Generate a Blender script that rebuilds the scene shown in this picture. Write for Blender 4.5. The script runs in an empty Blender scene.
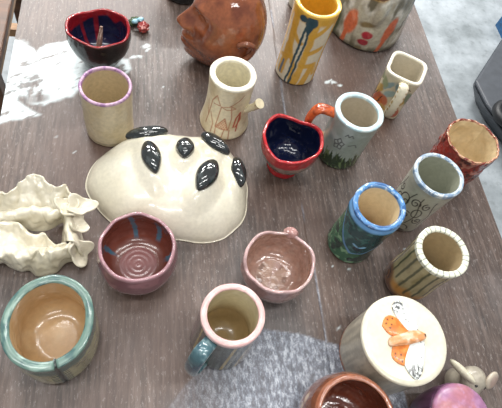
import bpy, bmesh, math, random
import numpy as np
from mathutils import Vector, Matrix
random.seed(4)
PI = math.pi
scene = bpy.context.scene
COL = scene.collection
TZ = 0.75                                   # table top height

# ------------------------------------------------------------------ colour / noise helpers
def lin(r, g, b):
    a = np.array([r, g, b], float) / 255.0
    return np.where(a <= 0.04045, a / 12.92, ((a + 0.055) / 1.055) ** 2.4)

def _hash(i, j, k, seed):
    n = (i * 374761393 + j * 668265263 + k * 2147483647 + seed * 1274126177) & 0xFFFFFFFF
    n = ((n ^ (n >> 13)) * 1274126177) & 0xFFFFFFFF
    n = n ^ (n >> 16)
    return (n & 0xFFFF) / 65535.0

def noise(x, y, z=None, seed=0):
    """value noise in 0..1, vectorised"""
    x = np.asarray(x, float); y = np.asarray(y, float)
    z = np.zeros_like(x) if z is None else np.asarray(z, float)
    x, y, z = np.broadcast_arrays(x, y, z)
    xi = np.floor(x).astype(np.int64); yi = np.floor(y).astype(np.int64); zi = np.floor(z).astype(np.int64)
    fx, fy, fz = x - xi, y - yi, z - zi
    fx = fx * fx * (3 - 2 * fx); fy = fy * fy * (3 - 2 * fy); fz = fz * fz * (3 - 2 * fz)
    r = 0
    for a in (0, 1):
        for b in (0, 1):
            for c in (0, 1):
                w = (fx if a else 1 - fx) * (fy if b else 1 - fy) * (fz if c else 1 - fz)
                r = r + w * _hash(xi + a, yi + b, zi + c, seed)
    return r

def fbm(x, y, z=None, seed=0, octv=3):
    s, a, t = 0, 0.5, 0
    z0 = None if z is None else np.asarray(z)
    for o in range(octv):
        k = 2.03 ** o
        s = s + a * noise(np.asarray(x) * k, np.asarray(y) * k, None if z0 is None else z0 * k, seed + o)
        t += a; a *= 0.5
    return s / t

def sstep(a, b, x):
    t = np.clip((x - a) / (b - a), 0, 1)
    return t * t * (3 - 2 * t)

def mix(c, d, w):
    w = np.asarray(w)[..., None]
    return c * (1 - w) + np.asarray(d) * w

def segd(px, py, poly):
    d = np.full(px.shape, 1e9)
    for (x0, y0), (x1, y1) in zip(poly[:-1], poly[1:]):
        vx, vy = x1 - x0, y1 - y0
        L = vx * vx + vy * vy + 1e-12
        t = np.clip(((px - x0) * vx + (py - y0) * vy) / L, 0, 1)
        d = np.minimum(d, np.hypot(px - x0 - t * vx, py - y0 - t * vy))
    return d

def inpoly(px, py, poly):
    ins = np.zeros(px.shape, bool)
    n = len(poly)
    for i in range(n):
        x0, y0 = poly[i]; x1, y1 = poly[(i + 1) % n]
        c = ((y0 > py) != (y1 > py)) & (px < (x1 - x0) * (py - y0) / (y1 - y0 + 1e-15) + x0)
        ins ^= c
    return ins

def strokes(col, s, z, lst, soft=0.0006):
    for poly, w, c in lst:
        d = segd(s, z, poly)
        col = mix(col, c, 1 - sstep(w - soft, w + soft, d))
    return col

def blob(s, z, cs, cz, rs, rz, rot=0.0, soft=0.15):
    c, q = math.cos(rot), math.sin(rot)
    a, b = s - cs, z - cz
    u = (a * c + b * q) / rs; v = (-a * q + b * c) / rz
    return 1 - sstep(1 - soft, 1 + soft, np.hypot(u, v))

def spline(pts, n):
    """Catmull-Rom through points (any dimension)"""
    P = np.array(pts, float)
    P = np.vstack([2 * P[0] - P[1], P, 2 * P[-1] - P[-2]])
    m = len(P) - 3
    out = []
    for t in np.linspace(0, m - 1e-9, n):
        i = int(t); f = t - i
        a, b, c, d = P[i], P[i + 1], P[i + 2], P[i + 3]
        out.append(0.5 * ((2 * b) + (c - a) * f + (2 * a - 5 * b + 4 * c - d) * f * f + (3 * b - a - 3 * c + d) * f ** 3))
    return np.array(out)

# ------------------------------------------------------------------ materials
def new_mat(name):
    m = bpy.data.materials.new(name); m.use_nodes = True
    nt = m.node_tree
    return m, nt, nt.nodes['Principled BSDF']

def attr_mat(name, rough, coat=0.0, bump=0.0, bscale=60.0, var=0.06, spec=0.5, coat_rough=0.05):
    """glaze / clay whose colour is stored on the mesh, with fine mottling"""
    m, nt, p = new_mat(name)
    a = nt.nodes.new('ShaderNodeAttribute'); a.attribute_name = 'Col'
    tc = nt.nodes.new('ShaderNodeTexCoord')
    n = nt.nodes.new('ShaderNodeTexNoise'); n.inputs['Scale'].default_value = 180; n.inputs['Detail'].default_value = 4
    nt.links.new(tc.outputs['Object'], n.inputs['Vector'])
    mr = nt.nodes.new('ShaderNodeMapRange')
    mr.inputs['From Min'].default_value = 0.3; mr.inputs['From Max'].default_value = 0.7
    mr.inputs['To Min'].default_value = 1 - var * 2; mr.inputs['To Max'].default_value = 1 + var
    nt.links.new(n.outputs['Fac'], mr.inputs['Value'])
    mx = nt.nodes.new('ShaderNodeVectorMath'); mx.operation = 'SCALE'
    nt.links.new(a.outputs['Color'], mx.inputs[0]); nt.links.new(mr.outputs['Result'], mx.inputs['Scale'])
    nt.links.new(mx.outputs['Vector'], p.inputs['Base Color'])
    p.inputs['Roughness'].default_value = rough
    p.inputs['Coat Weight'].default_value = coat
    p.inputs['Coat Roughness'].default_value = coat_rough
    p.inputs['Specular IOR Level'].default_value = spec
    if bump > 0:
        n2 = nt.nodes.new('ShaderNodeTexNoise'); n2.inputs['Scale'].default_value = bscale; n2.inputs['Detail'].default_value = 3
        nt.links.new(tc.outputs['Object'], n2.inputs['Vector'])
        b = nt.nodes.new('ShaderNodeBump'); b.inputs['Strength'].default_value = bump; b.inputs['Distance'].default_value = 0.002
        nt.links.new(n2.outputs['Fac'], b.inputs['Height'])
        nt.links.new(b.outputs['Normal'], p.inputs['Normal'])
        nt.links.new(b.outputs['Normal'], p.inputs['Coat Normal'])
    return m

def flat_mat(name, rgb, rough=0.5, var=0.1, scale=(40, 40, 40), coat=0.0, bump=0.0):
    m, nt, p = new_mat(name)
    tc = nt.nodes.new('ShaderNodeTexCoord'); mp = nt.nodes.new('ShaderNodeMapping'); mp.inputs['Scale'].default_value = scale
    n = nt.nodes.new('ShaderNodeTexNoise'); n.inputs['Scale'].default_value = 1.0; n.inputs['Detail'].default_value = 5
    nt.links.new(tc.outputs['Object'], mp.inputs['Vector']); nt.links.new(mp.outputs['Vector'], n.inputs['Vector'])
    cr = nt.nodes.new('ShaderNodeValToRGB')
    c = lin(*rgb)
    cr.color_ramp.elements[0].position = 0.3; cr.color_ramp.elements[1].position = 0.7
    cr.color_ramp.elements[0].color = (*(c * (1 - var * 1.5)), 1); cr.color_ramp.elements[1].color = (*np.minimum(c * (1 + var), 1), 1)
    nt.links.new(n.outputs['Fac'], cr.inputs['Fac']); nt.links.new(cr.outputs['Color'], p.inputs['Base Color'])
    p.inputs['Roughness'].default_value = rough; p.inputs['Coat Weight'].default_value = coat
    if bump:
        b = nt.nodes.new('ShaderNodeBump'); b.inputs['Strength'].default_value = bump; b.inputs['Distance'].default_value = 0.002
        nt.links.new(n.outputs['Fac'], b.inputs['Height']); nt.links.new(b.outputs['Normal'], p.inputs['Normal'])
    return m

GLOSS = attr_mat('gloss_glaze', 0.22, 0.4, 0.12, 60, 0.04)
GLOSSW = attr_mat('wet_wavy_glaze', 0.14, 0.8, 0.38, 95, 0.10)
SATIN = attr_mat('satin_glaze', 0.32, 0.15, 0.12, 60, 0.07)
MATTE = attr_mat('matte_clay', 0.6, 0.0, 0.2, 90, 0.08)
DARKG = attr_mat('dark_gloss_glaze', 0.12, .25, 0.25, 60, 0.1, spec=.4)

SPOTG = attr_mat('black_spot_glaze', 0.10, 1.0, 0.16, 60, 0.1)

# ------------------------------------------------------------------ object helpers
def thing(name, label, cat, loc, rz=0.0):
    o = bpy.data.objects.new(name, None); COL.objects.link(o)
    o.empty_display_size = 0.02
    o.location = loc; o.rotation_euler = (0, 0, rz)
    o['label'] = label; o['category'] = cat
    return o

def mesh_obj(name, V, F, mat, parent=None, col=None, smooth=True, label=None):
    me = bpy.data.meshes.new(name)
    me.from_pydata([tuple(v) for v in np.asarray(V, float)], [], [tuple(int(i) for i in f) for f in F])
    if col is not None:
        a = me.color_attributes.new('Col', 'FLOAT_COLOR', 'POINT')
        c = np.ones((len(V), 4), np.float32); c[:, :3] = np.clip(col, 0, 1)
        a.data.foreach_set('color', c.ravel())
    bm = bmesh.new(); bm.from_mesh(me); bmesh.ops.recalc_face_normals(bm, faces=bm.faces); bm.to_mesh(me); bm.free()
    if smooth:
        me.polygons.foreach_set('use_smooth', [True] * len(me.polygons))
    me.materials.append(mat); me.update()
    o = bpy.data.objects.new(name, me); COL.objects.link(o)
    if parent: o.parent = parent
    if label: o['label'] = label
    return o

def bm_obj(name, bm, mat, parent=None, smooth=False, label=None):
    me = bpy.data.meshes.new(name); bmesh.ops.recalc_face_normals(bm, faces=bm.faces); bm.to_mesh(me); bm.free()
    if smooth: me.polygons.foreach_set('use_smooth', [True] * len(me.polygons))
    me.materials.append(mat)
    o = bpy.data.objects.new(name, me); COL.objects.link(o)
    if parent: o.parent = parent
    if label: o['label'] = label
    return o

def box(bm, c, s, rz=0.0, bevel=0.0, rx=0.0, ry=0.0):
    g = bmesh.ops.create_cube(bm, size=1.0)
    vs = g['verts']
    M = Matrix.Translation(c) @ Matrix.Rotation(rz, 4, 'Z') @ Matrix.Rotation(ry, 4, 'Y') @ Matrix.Rotation(rx, 4, 'X') @ Matrix.Diagonal((*s, 1))
    bmesh.ops.transform(bm, matrix=M, verts=vs)
    if bevel > 0:
        es = list({e for v in vs for e in v.link_edges})
        bmesh.ops.bevel(bm, geom=es, offset=bevel, segments=2, profile=0.5, affect='EDGES')

def grid_faces(nr, ns, closed=True):
    F = []
    for i in range(nr - 1):
        for j in range(ns if closed else ns - 1):
            k = (j + 1) % ns
            F.append((i * ns + j, i * ns + k, (i + 1) * ns + k, (i + 1) * ns + j))
    return F

def sweep(name, pts, rx, ry, mat, parent, colfn, n=48, m=20, up=(0, 0, 1), label=None):
    """tube of elliptical section along a spline; rx across, ry along the local normal"""
    P = spline(pts, n)
    rx = np.interp(np.linspace(0, 1, n), np.linspace(0, 1, len(rx)), rx) if np.ndim(rx) else np.full(n, rx)
    ry = np.interp(np.linspace(0, 1, n), np.linspace(0, 1, len(ry)), ry) if np.ndim(ry) else np.full(n, ry)
    T = np.gradient(P, axis=0); T /= np.linalg.norm(T, axis=1)[:, None]
    U = np.array(up, float); V = []
    tt = np.linspace(0, 2 * PI, m, endpoint=False)
    for i in range(n):
        a = np.cross(T[i], U); a /= (np.linalg.norm(a) + 1e-9)
        b = np.cross(a, T[i])
        for t in tt: V.append(P[i] + a * rx[i] * math.cos(t) + b * ry[i] * math.sin(t))
    F = grid_faces(n, m)
    V = np.array(V)
    u = np.repeat(np.linspace(0, 1, n), m); w = np.tile(tt, n)
    V = np.vstack([V, V[:m], V[-m:]]); u = np.concatenate([u, np.zeros(m), np.ones(m)]); w = np.concatenate([w, tt, tt])
    F.append(tuple(range(n * m, n * m + m))); F.append(tuple(range(n * m + m, n * m + 2 * m)))     # flat ends
    return mesh_obj(name, V, F, mat, parent, colfn(u, w, V), label=label)

def ellipsoid(name, c, r, mat, parent, colfn, R=None, sub=4, deform=None, label=None):
    bm = bmesh.new(); bmesh.ops.create_icosphere(bm, subdivisions=sub, radius=1)
    V = np.array([v.co[:] for v in bm.verts]); F = [[v.index for v in f.verts] for f in bm.faces]; bm.free()
    U = V.copy()
    if deform is not None: V = deform(V)
    V = V * np.array(r)
    if R is not None: V = V @ np.array(R).T
    V = V + np.array(c)
    return mesh_obj(name, V, F, mat, parent, colfn(U), label=label)

def const(c):
    return lambda *a: np.tile(np.asarray(c), (len(a[0]), 1))

# ------------------------------------------------------------------ vessels
def vessel(name, label, cat, x, y, outer, t, paint, band=0.006, mat=GLOSS, ns=224, nz=90, shape=None,
           zw=None, wob=0.012, seed=0, floor_z=0.008, rimlabel=None, fuzz=None, ripple=0.0, band_in=None, inner=None, rim=True, rimmat=None, fil=.024):
    """outer: (z, r) control points from the base up.  paint(tag, s, z, th, r) -> colours.
       s = metres around the wall from the side that faces the front of the table, + to the right"""
    root = thing(name, label, cat, (x, y, TZ))
    H = outer[-1][0]
    zz = np.linspace(0, 1, nz)
    oc = spline(outer, 400)
    def ro(z): return np.interp(z, oc[:, 0], oc[:, 1])
    pr, pz, tag = [], [], []
    Rb = outer[0][1]
    for r in np.linspace(0, 1, 5)[:-1] * (Rb - .003): pr.append(r); pz.append(0); tag.append(0)
    for a in np.linspace(0, PI / 2, 5): pr.append(Rb - .003 + .003 * math.sin(a)); pz.append(.003 - .003 * math.cos(a)); tag.append(0)
    lipk = min(.5, .0026 / t); ztop = H - lipk * t
    for z in np.linspace(.004, ztop, nz): pr.append(ro(z)); pz.append(z); tag.append(0)
    for a in np.linspace(0, PI, 15)[1:-1]: pr.append(ro(H) - t / 2 + t / 2 * math.cos(a)); pz.append(ztop + lipk * t * math.sin(a) ** .8); tag.append(1)
    if inner is None:
        def ri(z): return ro(z) - t
    else:
        ic = spline(inner, 300)
        def ri(z): return np.interp(z, ic[:, 0], ic[:, 1]) - t * 0
    for z in np.linspace(ztop, floor_z + fil, nz // 2): pr.append(ri(z)); pz.append(z); tag.append(2)
    rf = ri(floor_z + fil)
    for a in np.linspace(0, PI / 2, 12)[1:]: pr.append(rf - fil + fil * math.cos(a)); pz.append(floor_z + fil - fil * math.sin(a)); tag.append(2)
    for r in np.linspace(rf - fil, 0, 22)[1:]:
        pr.append(r); pz.append(floor_z + ripple * math.sin(r * 900)); tag.append(3)
    pr = np.array(pr); pz = np.array(pz); tag = np.array(tag)
    bi = band if band_in is None else band_in
    for i in range(len(pr)):
        if tag[i] == 0 and pz[i] > H - band: tag[i] = 1
        if tag[i] == 2 and pz[i] > H - bi: tag[i] = 1
    th = np.linspace(0, 2 * PI, ns, endpoint=False)
    phi0 = math.atan2(-y, -x)
    rel = (th - phi0 + PI) % (2 * PI) - PI
    TH, Rr = np.meshgrid(th, pr); REL, Zz = np.meshgrid(rel, pz); TG = np.meshgrid(th, tag)[1]
    S = REL * ro(np.clip(Zz, 0.003, H))
    k = np.ones_like(TH)
    if shape is not None: k = k * shape(TH, Zz, REL)
    k = k * (1 + wob * 2 * (noise(np.cos(TH) * 1.6 + 5, np.sin(TH) * 1.6 + 5, Zz * 25, seed) - .5)
               + wob * .5 * 2 * (noise(np.cos(TH) * 5 + 9, np.sin(TH) * 5 + 9, Zz * 90, seed + 3) - .5))
    Rr2 = Rr * k
    if fuzz is not None: Rr2 = Rr2 + fuzz(TG, S, Zz, TH)
    Z2 = Zz.copy()
    if zw is not None: Z2 = Z2 + zw(TH, REL) * np.clip(Zz / H, 0, 1) ** 2 * (TG != 3)
    V = np.stack([Rr2 * np.cos(TH), Rr2 * np.sin(TH), Z2], -1)
    C = paint(TG, S, Zz, TH, Rr)
    i1 = np.where(tag == 1)[0]; a, b = i1[0], i1[-1]
    n = len(pr)
    def strip(i0, i1_):
        v = V[i0:i1_].reshape(-1, 3); c = C[i0:i1_].reshape(-1, 3)
        return v, grid_faces(i1_ - i0, ns), c
    if rim:
        v1, f1, c1 = strip(0, a + 1); v2, f2, c2 = strip(b, n)
        # the bands meet the rim mesh on a shared ring
        f2 = [tuple(i + len(v1) for i in f) for f in f2]
        mesh_obj('body', np.vstack([v1, v2]), f1 + f2, mat, root, np.vstack([c1, c2]))
        vr, fr, cr = strip(a, b + 1)
        mesh_obj('rim', vr, fr, rimmat or mat, root, cr, label=rimlabel)
    else:
        v, f_, c_ = strip(0, n)
        mesh_obj('body', v, f_, mat, root, c_)
    return root, ro, phi0

def tags(TG, out, rim, inn, flo=None):
    C = np.zeros(TG.shape + (3,))
    C[:] = out
    C[TG == 1] = rim; C[TG == 2] = inn; C[TG == 3] = inn if flo is None else flo
    return C

CREAM = lin(222, 210, 184)

def arc_handle(root, ro, phi, z0, z1, out, rx, ry, mat, colfn, lean=0.0, name='handle', label=None, zout=0.0, sink=.003):
    d = np.array([math.cos(phi), math.sin(phi), 0]); tgt = np.array([-math.sin(phi), math.cos(phi), 0])
    r0, r1 = ro(z0) - sink, ro(z1) - sink
    pts = [d * r0 + [0, 0, z0], d * (r0 + out * .75) + tgt * lean * .3 + [0, 0, z0 + zout], d * (max(r0, r1) + out) + tgt * lean + [0, 0, (z0 * .6 + z1 * .4)],
           d * (r1 + out * .75) + tgt * lean * .6 + [0, 0, z1 * .8 + z0 * .2], d * r1 + [0, 0, z1]]
    return sweep(name, pts, ry, rx, mat, root, colfn, up=tuple(tgt), label=label)

# ================================================================== SETTING
# floor
def plane(name, x0, x1, y0, y1, z, mat):
    o = mesh_obj(name, [(x0, y0, z), (x1, y0, z), (x1, y1, z), (x0, y1, z)], [(0, 1, 2, 3)], mat, smooth=False)
    o['kind'] = 'structure'; return o
m, nt, p = new_mat('pale_concrete')
tc = nt.nodes.new('ShaderNodeTexCoord')
n1 = nt.nodes.new('ShaderNodeTexNoise'); n1.inputs['Scale'].default_value = 5; n1.inputs['Detail'].default_value = 7; n1.inputs['Roughness'].default_value = .62
n2 = nt.nodes.new('ShaderNodeTexNoise'); n2.inputs['Scale'].default_value = 38; n2.inputs['Detail'].default_value = 4
cr = nt.nodes.new('ShaderNodeValToRGB'); cr2 = nt.nodes.new('ShaderNodeValToRGB')
for q in (n1, n2): nt.links.new(tc.outputs['Object'], q.inputs['Vector'])
cr.color_ramp.elements[0].position = .35; cr.color_ramp.elements[1].position = .65
cr.color_ramp.elements[0].color = (*lin(112, 119, 122), 1); cr.color_ramp.elements[1].color = (*lin(160, 167, 172), 1)
cr2.color_ramp.elements[0].position = .30; cr2.color_ramp.elements[1].position = .44
cr2.color_ramp.elements[0].color = (.80, .80, .79, 1); cr2.color_ramp.elements[1].color = (1, 1, 1, 1)
mm = nt.nodes.new('ShaderNodeMix'); mm.data_type = 'RGBA'; mm.blend_type = 'MULTIPLY'; mm.inputs['Factor'].default_value = 1
nt.links.new(n1.outputs['Fac'], cr.inputs['Fac']); nt.links.new(n2.outputs['Fac'], cr2.inputs['Fac'])
nt.links.new(cr.outputs['Color'], mm.inputs[6]); nt.links.new(cr2.outputs['Color'], mm.inputs[7])
nt.links.new(mm.outputs[2], p.inputs['Base Color']); p.inputs['Roughness'].default_value = .55
plane('floor', -4, 6, -3, 7, 0.0, m)

# ------------------------------------------------------------------ work table
TX0, TX1, TY0, TY1 = -.2375, .597, -.12, 1.42
table = thing('work_table', 'long worn brown wooden work table holding all the pottery', 'table', (0, 0, 0))
PAINT = [(-.245, .7083), (-.230, .7083), (-.216, .7052), (-.2029, .6916), (-.1969, .6774), (-.1904, .6971), (-.1777, .7058), (-.1579, .7127), (-.1407, .7143), (-.12, .712),
         (-.08, .69), (-.0547, .6778), (-.0389, .678), (-.0349, .6538), (-.06, .632), (-.0869, .6146), (-.1193, .6011), (-.1342, .5823), (-.1499, .577),
         (-.1649, .5675), (-.1831, .5623), (-.2046, .5739), (-.2104, .5844), (-.2153, .5733), (-.198, .5572), (-.1781, .5436), (-.2, .5343), (-.222, .5292), (-.245, .52)]
SHEEN = [(.118, .172), (.1556, .1738), (.2105, .1638), (.2647, .1452), (.35, .13), (.35, -.05), (-.02, -.05), (.015, .07), (.0447, .1056), (.075, .13)]  # outline of a bluish reflection painted into the tabletop colour
gx = np.linspace(TX0, TX1, 300); gy = np.concatenate([np.linspace(TY0, .95, 400), np.linspace(.96, TY1, 40)])
GX, GY = np.meshgrid(gx, gy)
wx = GX + .012 * (fbm(GX * 60, GY * 60, seed=1) - .5); wy = GY + .012 * (fbm(GX * 60, GY * 60, seed=5) - .5)
def soft_poly(poly, w):
    d = segd(wx, wy, poly + [poly[0]]); ins = inpoly(wx, wy, poly)
    return np.where(ins, sstep(-w, w, d), sstep(-w, w, -d))
pm = soft_poly(PAINT, .004)
# bare scrapes inside the paint, streaked along the brush direction
brush = fbm((GX * .8 + GY * .5) * 45, (GY * .8 - GX * .5) * 140, seed=11)
bare = sstep(.62, .72, brush) * .85
hole = blob(GX, GY, -.190, .598, .016, .022, .3, .5) * sstep(.35, .6, fbm(GX * 120, GY * 90, seed=8)) + blob(GX, GY, -.188, .578, .022, .010, .2, .5) * .8
pm = np.clip(pm * (1 - bare) * (1 - np.clip(hole, 0, 1)), 0, 1)
for fx, fy, fr in [(-.0087, .7137, .007), (-.020, .690, .005), (-.03, .684, .006), (-.005, .705, .004), (.3405, .6507, .006), (.352, .649, .005), (.362, .646, .004), (.348, .655, .003),
                   (.43, .30, .003), (.445, .292, .004), (.41, .293, .003), (.452, .245, .006), (-.15, .50, .002), (-.12, .47, .002), (.02, .62, .002), (.27, .17, .0035), (.305, .259, .003), (.282, .268, .002)]:
    pm = np.maximum(pm, blob(wx, wy, fx, fy, fr, fr * .6, .5, .5) * .9)
fd = segd(GX, GY, SHEEN + [SHEEN[0]]); fi = inpoly(GX, GY, SHEEN)
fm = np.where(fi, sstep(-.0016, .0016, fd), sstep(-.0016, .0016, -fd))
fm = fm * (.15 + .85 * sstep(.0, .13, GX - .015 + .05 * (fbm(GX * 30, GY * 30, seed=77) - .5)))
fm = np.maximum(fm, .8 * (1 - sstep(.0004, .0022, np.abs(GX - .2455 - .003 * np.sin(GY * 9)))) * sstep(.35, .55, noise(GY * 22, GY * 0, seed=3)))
seam = 1 - sstep(.0006, .0026, np.abs(GX - .2455 - .003 * np.sin(GY * 9)))
blot = sstep(.5, .75, fbm(GX * 9 + 3, GY * 6, seed=21)) 
blot = np.maximum(blot * .7, blob(GX, GY, -.11, .48, .06, .10, .2, .8))
topV = np.stack([GX, GY, np.full_like(GX, TZ)], -1).reshape(-1, 3)
topF = grid_faces(len(gy), len(gx), closed=False)
m, nt, p = new_mat('worn_table_wood')
tc = nt.nodes.new('ShaderNodeTexCoord')
def tex(scale, mapping, detail=5, rough=.6):
    mp = nt.nodes.new('ShaderNodeMapping'); mp.inputs['Scale'].default_value = mapping
    n = nt.nodes.new('ShaderNodeTexNoise'); n.inputs['Scale'].default_value = scale; n.inputs['Detail'].default_value = detail; n.inputs['Roughness'].default_value = rough
    nt.links.new(tc.outputs['Object'], mp.inputs['Vector']); nt.links.new(mp.outputs['Vector'], n.inputs['Vector'])
    return n.outputs['Fac']
def ramp(v, stops):
    c = nt.nodes.new('ShaderNodeValToRGB'); e = c.color_ramp.elements
    e[0].position = stops[0][0]; e[0].color = (*stops[0][1], 1)
    e[1].position = stops[-1][0]; e[1].color = (*stops[-1][1], 1)
    for s in stops[1:-1]:
        q = e.new(s[0]); q.color = (*s[1], 1)
    nt.links.new(v, c.inputs['Fac']); return c.outputs['Color']
def mixc(f, a, b, blend='MIX'):
    q = nt.nodes.new('ShaderNodeMix'); q.data_type = 'RGBA'; q.blend_type = blend
    if hasattr(f, 'links'): nt.links.new(f, q.inputs['Factor'])
    else: q.inputs['Factor'].default_value = f
    for i, v in ((6, a), (7, b)):
        if hasattr(v, 'links'): nt.links.new(v, q.inputs[i])
        else: q.inputs[i].default_value = (*v, 1)
    return q.outputs[2]
def math_(op, a, b):
    q = nt.nodes.new('ShaderNodeMath'); q.operation = op
    for i, v in ((0, a), (1, b)):
        if hasattr(v, 'links'): nt.links.new(v, q.inputs[i])
        else: q.inputs[i].default_value = v
    return q.outputs[0]
G1, G2, G3 = lin(50, 40, 35), lin(80, 67, 60), lin(112, 98, 91)
grain = tex(1.0, (210, 16, 1), 6, .65)
base = ramp(grain, [(.34, G1), (.5, G2), (.66, G3)])
big = tex(5.0, (1.6, .7, 1), 4)
base = mixc(math_('MULTIPLY', ramp(big, [(.4, (0, 0, 0)), (.62, (1, 1, 1))]), .45), base, lin(106, 80, 66))
big2 = tex(4.0, (1.3, .9, 1), 5)
base = mixc(math_('MULTIPLY', ramp(big2, [(.5, (0, 0, 0)), (.66, (1, 1, 1))]), .5), base, lin(108, 104, 104))
big3 = tex(7.0, (1.5, .8, 1), 5, .7)
base = mixc(math_('MULTIPLY', ramp(big3, [(.52, (0, 0, 0)), (.7, (1, 1, 1))]), .5), base, lin(60, 46, 39))
fine = tex(1.0, (420, 60, 1), 3)
base = mixc(.6, base, ramp(fine, [(.3, (.62, .60, .60)), (.6, (1, 1, 1))]), 'MULTIPLY')
scr = tex(1.0, (330, 110, 1), 6, .8)
base = mixc(math_('MULTIPLY', ramp(scr, [(.56, (0, 0, 0)), (.68, (1, 1, 1))]), .5), base, lin(190, 182, 178))
at = nt.nodes.new('ShaderNodeAttribute'); at.attribute_name = 'Col'
sep = nt.nodes.new('ShaderNodeSeparateColor'); nt.links.new(at.outputs['Color'], sep.inputs['Color'])
base = mixc(math_('MULTIPLY', sep.outputs['Blue'], .6), base, lin(84, 58, 46))
sheen_seam_n = tex(1.0, (190, 90, 1), 6, .85)
sheen_seam_c = ramp(sheen_seam_n, [(.38, lin(72, 76, 85)), (.50, lin(120, 129, 145)), (.61, lin(208, 216, 226))])  # streaky tones of the painted sheen, shared by the pale seam line
base = mixc(math_('MULTIPLY', sep.outputs['Green'], .72), base, sheen_seam_c)
base = mixc(at.outputs['Alpha'], base, lin(160, 146, 138)) if False else base
pb = tex(1.0, (160, 160, 1), 4)
base = mixc(sep.outputs['Red'], base, ramp(pb, [(.3, lin(184, 196, 198)), (.6, lin(206, 216, 218))]))
nt.links.new(base, p.inputs['Base Color'])
p.inputs['Roughness'].default_value = .46; p.inputs['Specular IOR Level'].default_value = .7
bp = nt.nodes.new('ShaderNodeBump'); bp.inputs['Strength'].default_value = .25; bp.inputs['Distance'].default_value = .001
nt.links.new(grain, bp.inputs['Height']); nt.links.new(bp.outputs['Normal'], p.inputs['Normal'])
TABLE_M = m
# seam is a shallow groove in the board
topV[:, 2] -= seam.reshape(-1) * .0008
nT = len(topV)
ny, nx = len(gy), len(gx)
ring = [j for j in range(nx)] + [i * nx + nx - 1 for i in range(1, ny)] + [(ny - 1) * nx + j for j in range(nx - 2, -1, -1)] + [i * nx for i in range(ny - 2, 0, -1)]
botV = topV[ring].copy(); botV[:, 2] = TZ - .028
F = list(topF); L = len(ring)
for i in range(L):
    k = (i + 1) % L
    F.append((ring[i], ring[k], nT + k, nT + i))
F.append(tuple(nT + i for i in range(L)))
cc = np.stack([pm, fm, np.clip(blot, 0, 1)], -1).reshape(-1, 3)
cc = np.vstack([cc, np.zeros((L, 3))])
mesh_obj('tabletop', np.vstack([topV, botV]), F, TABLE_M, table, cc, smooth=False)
WOODD = flat_mat('table_leg_wood', (120, 98, 84), .5, .25, (60, 60, 6))
for lx in (TX0 + .07, TX1 - .07):
    for ly in (TY0 + .08, TY1 - .08):
        bm = bmesh.new(); box(bm, (lx, ly, (TZ - .028) / 2), (.06, .06, TZ - .028), bevel=.004); bm_obj('leg', bm, WOODD, table)
for lx in (TX0 + .05, TX1 - .05):
    bm = bmesh.new(); box(bm, (lx, (TY0 + TY1) / 2, TZ - .028 - .035), (.02, TY1 - TY0 - .22, .07)); bm_obj('apron', bm, WOODD, table)

# ================================================================== POTTERY
# --- tumbler with lavender rim
def paint_tumbler(TG, S, Z, TH, R):
    C = tags(TG, lin(200, 184, 150), lin(194, 160, 182), lin(198, 180, 144))
    n = fbm(S * 60, Z * 60, seed=3)
    C = np.where((TG == 0)[..., None], mix(C, lin(206, 192, 162), sstep(.4, .7, n)), C)
    C = np.where((TG == 1)[..., None], mix(C, lin(150, 108, 150), sstep(.45, .65, fbm(S * 150, Z * 150, seed=9))), C)
    C = np.where((TG == 0)[..., None], mix(C, lin(120, 104, 84), (1 - sstep(.001, .004, np.abs(Z - .008))) * .5), C)
    return C
vessel('tumbler', 'plain beige clay tumbler with a lavender rim, standing behind the spotted dish', 'cup', -.0655, .5185,
       [(0, .0365), (.01, .038), (.06, .0378), (.107, .0385)], .0050, paint_tumbler, band=.0045, mat=SATIN, wob=.014, seed=2, rimlabel='lavender glazed rim')

# --- tree-stump cup with twig stub
DRAW = lin(176, 124, 94)
def paint_stump(TG, S, Z, TH, R):
    C = tags(TG, lin(222, 211, 182), lin(238, 231, 210), lin(222, 214, 186))
    C = np.where((TG == 0)[..., None], mix(C, lin(196, 176, 136), sstep(.45, .75, fbm(S * 45, Z * 30, seed=13)) * .7), C)
    L = [([(-.013, .026), (.009, .024), (.001, .050), (-.013, .026)], .0010, DRAW),
         ([(-.008, .075), (-.010, .055), (-.013, .026)], .0009, DRAW), ([(.010, .024), (.012, .052), (.008, .078)], .0009, DRAW),
         ([(-.030, .045), (-.026, .078), (-.018, .096), (-.010, .076), (-.022, .074)], .0010, DRAW), ([(-.030, .045), (-.034, .020)], .0009, DRAW),
         ([(.006, .080), (.018, .092), (.026, .104)], .0009, DRAW), ([(-.008, .075), (.008, .080), (.016, .074), (.002, .070), (-.008, .075)], .0009, DRAW),
         ([(.018, .030), (.020, .050), (.026, .062), (.028, .045), (.022, .030)], .0016, lin(176, 90, 66)), ([(.024, .02), (.026, .055)], .0012, lin(170, 80, 60)),
         ([(-.020, .010), (-.018, .030), (-.026, .050)], .0009, DRAW), ([(-.036, .07), (-.031, .04)], .0009, DRAW),
         ([(.0, .0), (.003, .024)], .0009, DRAW), ([(.013, .003), (.012, .024)], .0009, DRAW), ([(-.012, .003), (-.012, .026)], .0009, DRAW)]
    C2 = strokes(C, S, Z, L)
    tri = inpoly(S, Z, [(-.013, .026), (.009, .024), (.001, .050)])
    dots = (np.sin(S * 1400) * np.sin(Z * 900) > .45) & tri
    C2 = mix(C2, lin(206, 150, 110), tri * .5); C2 = mix(C2, lin(160, 60, 40), dots * .9)
    return np.where((TG == 0)[..., None], C2, C)
r_, ro_, ph_ = vessel('stump_cup', 'cream cup shaped like a tree stump with red-brown line drawings and a twig stub', 'cup', .127, .5451,
       [(0, .0425), (.006, .0425), (.03, .0385), (.07, .0355), (.119, .0372)], .0095, paint_stump, band=.005, mat=SATIN, wob=.016, seed=5, rimlabel='thick pale cream rim')
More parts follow.
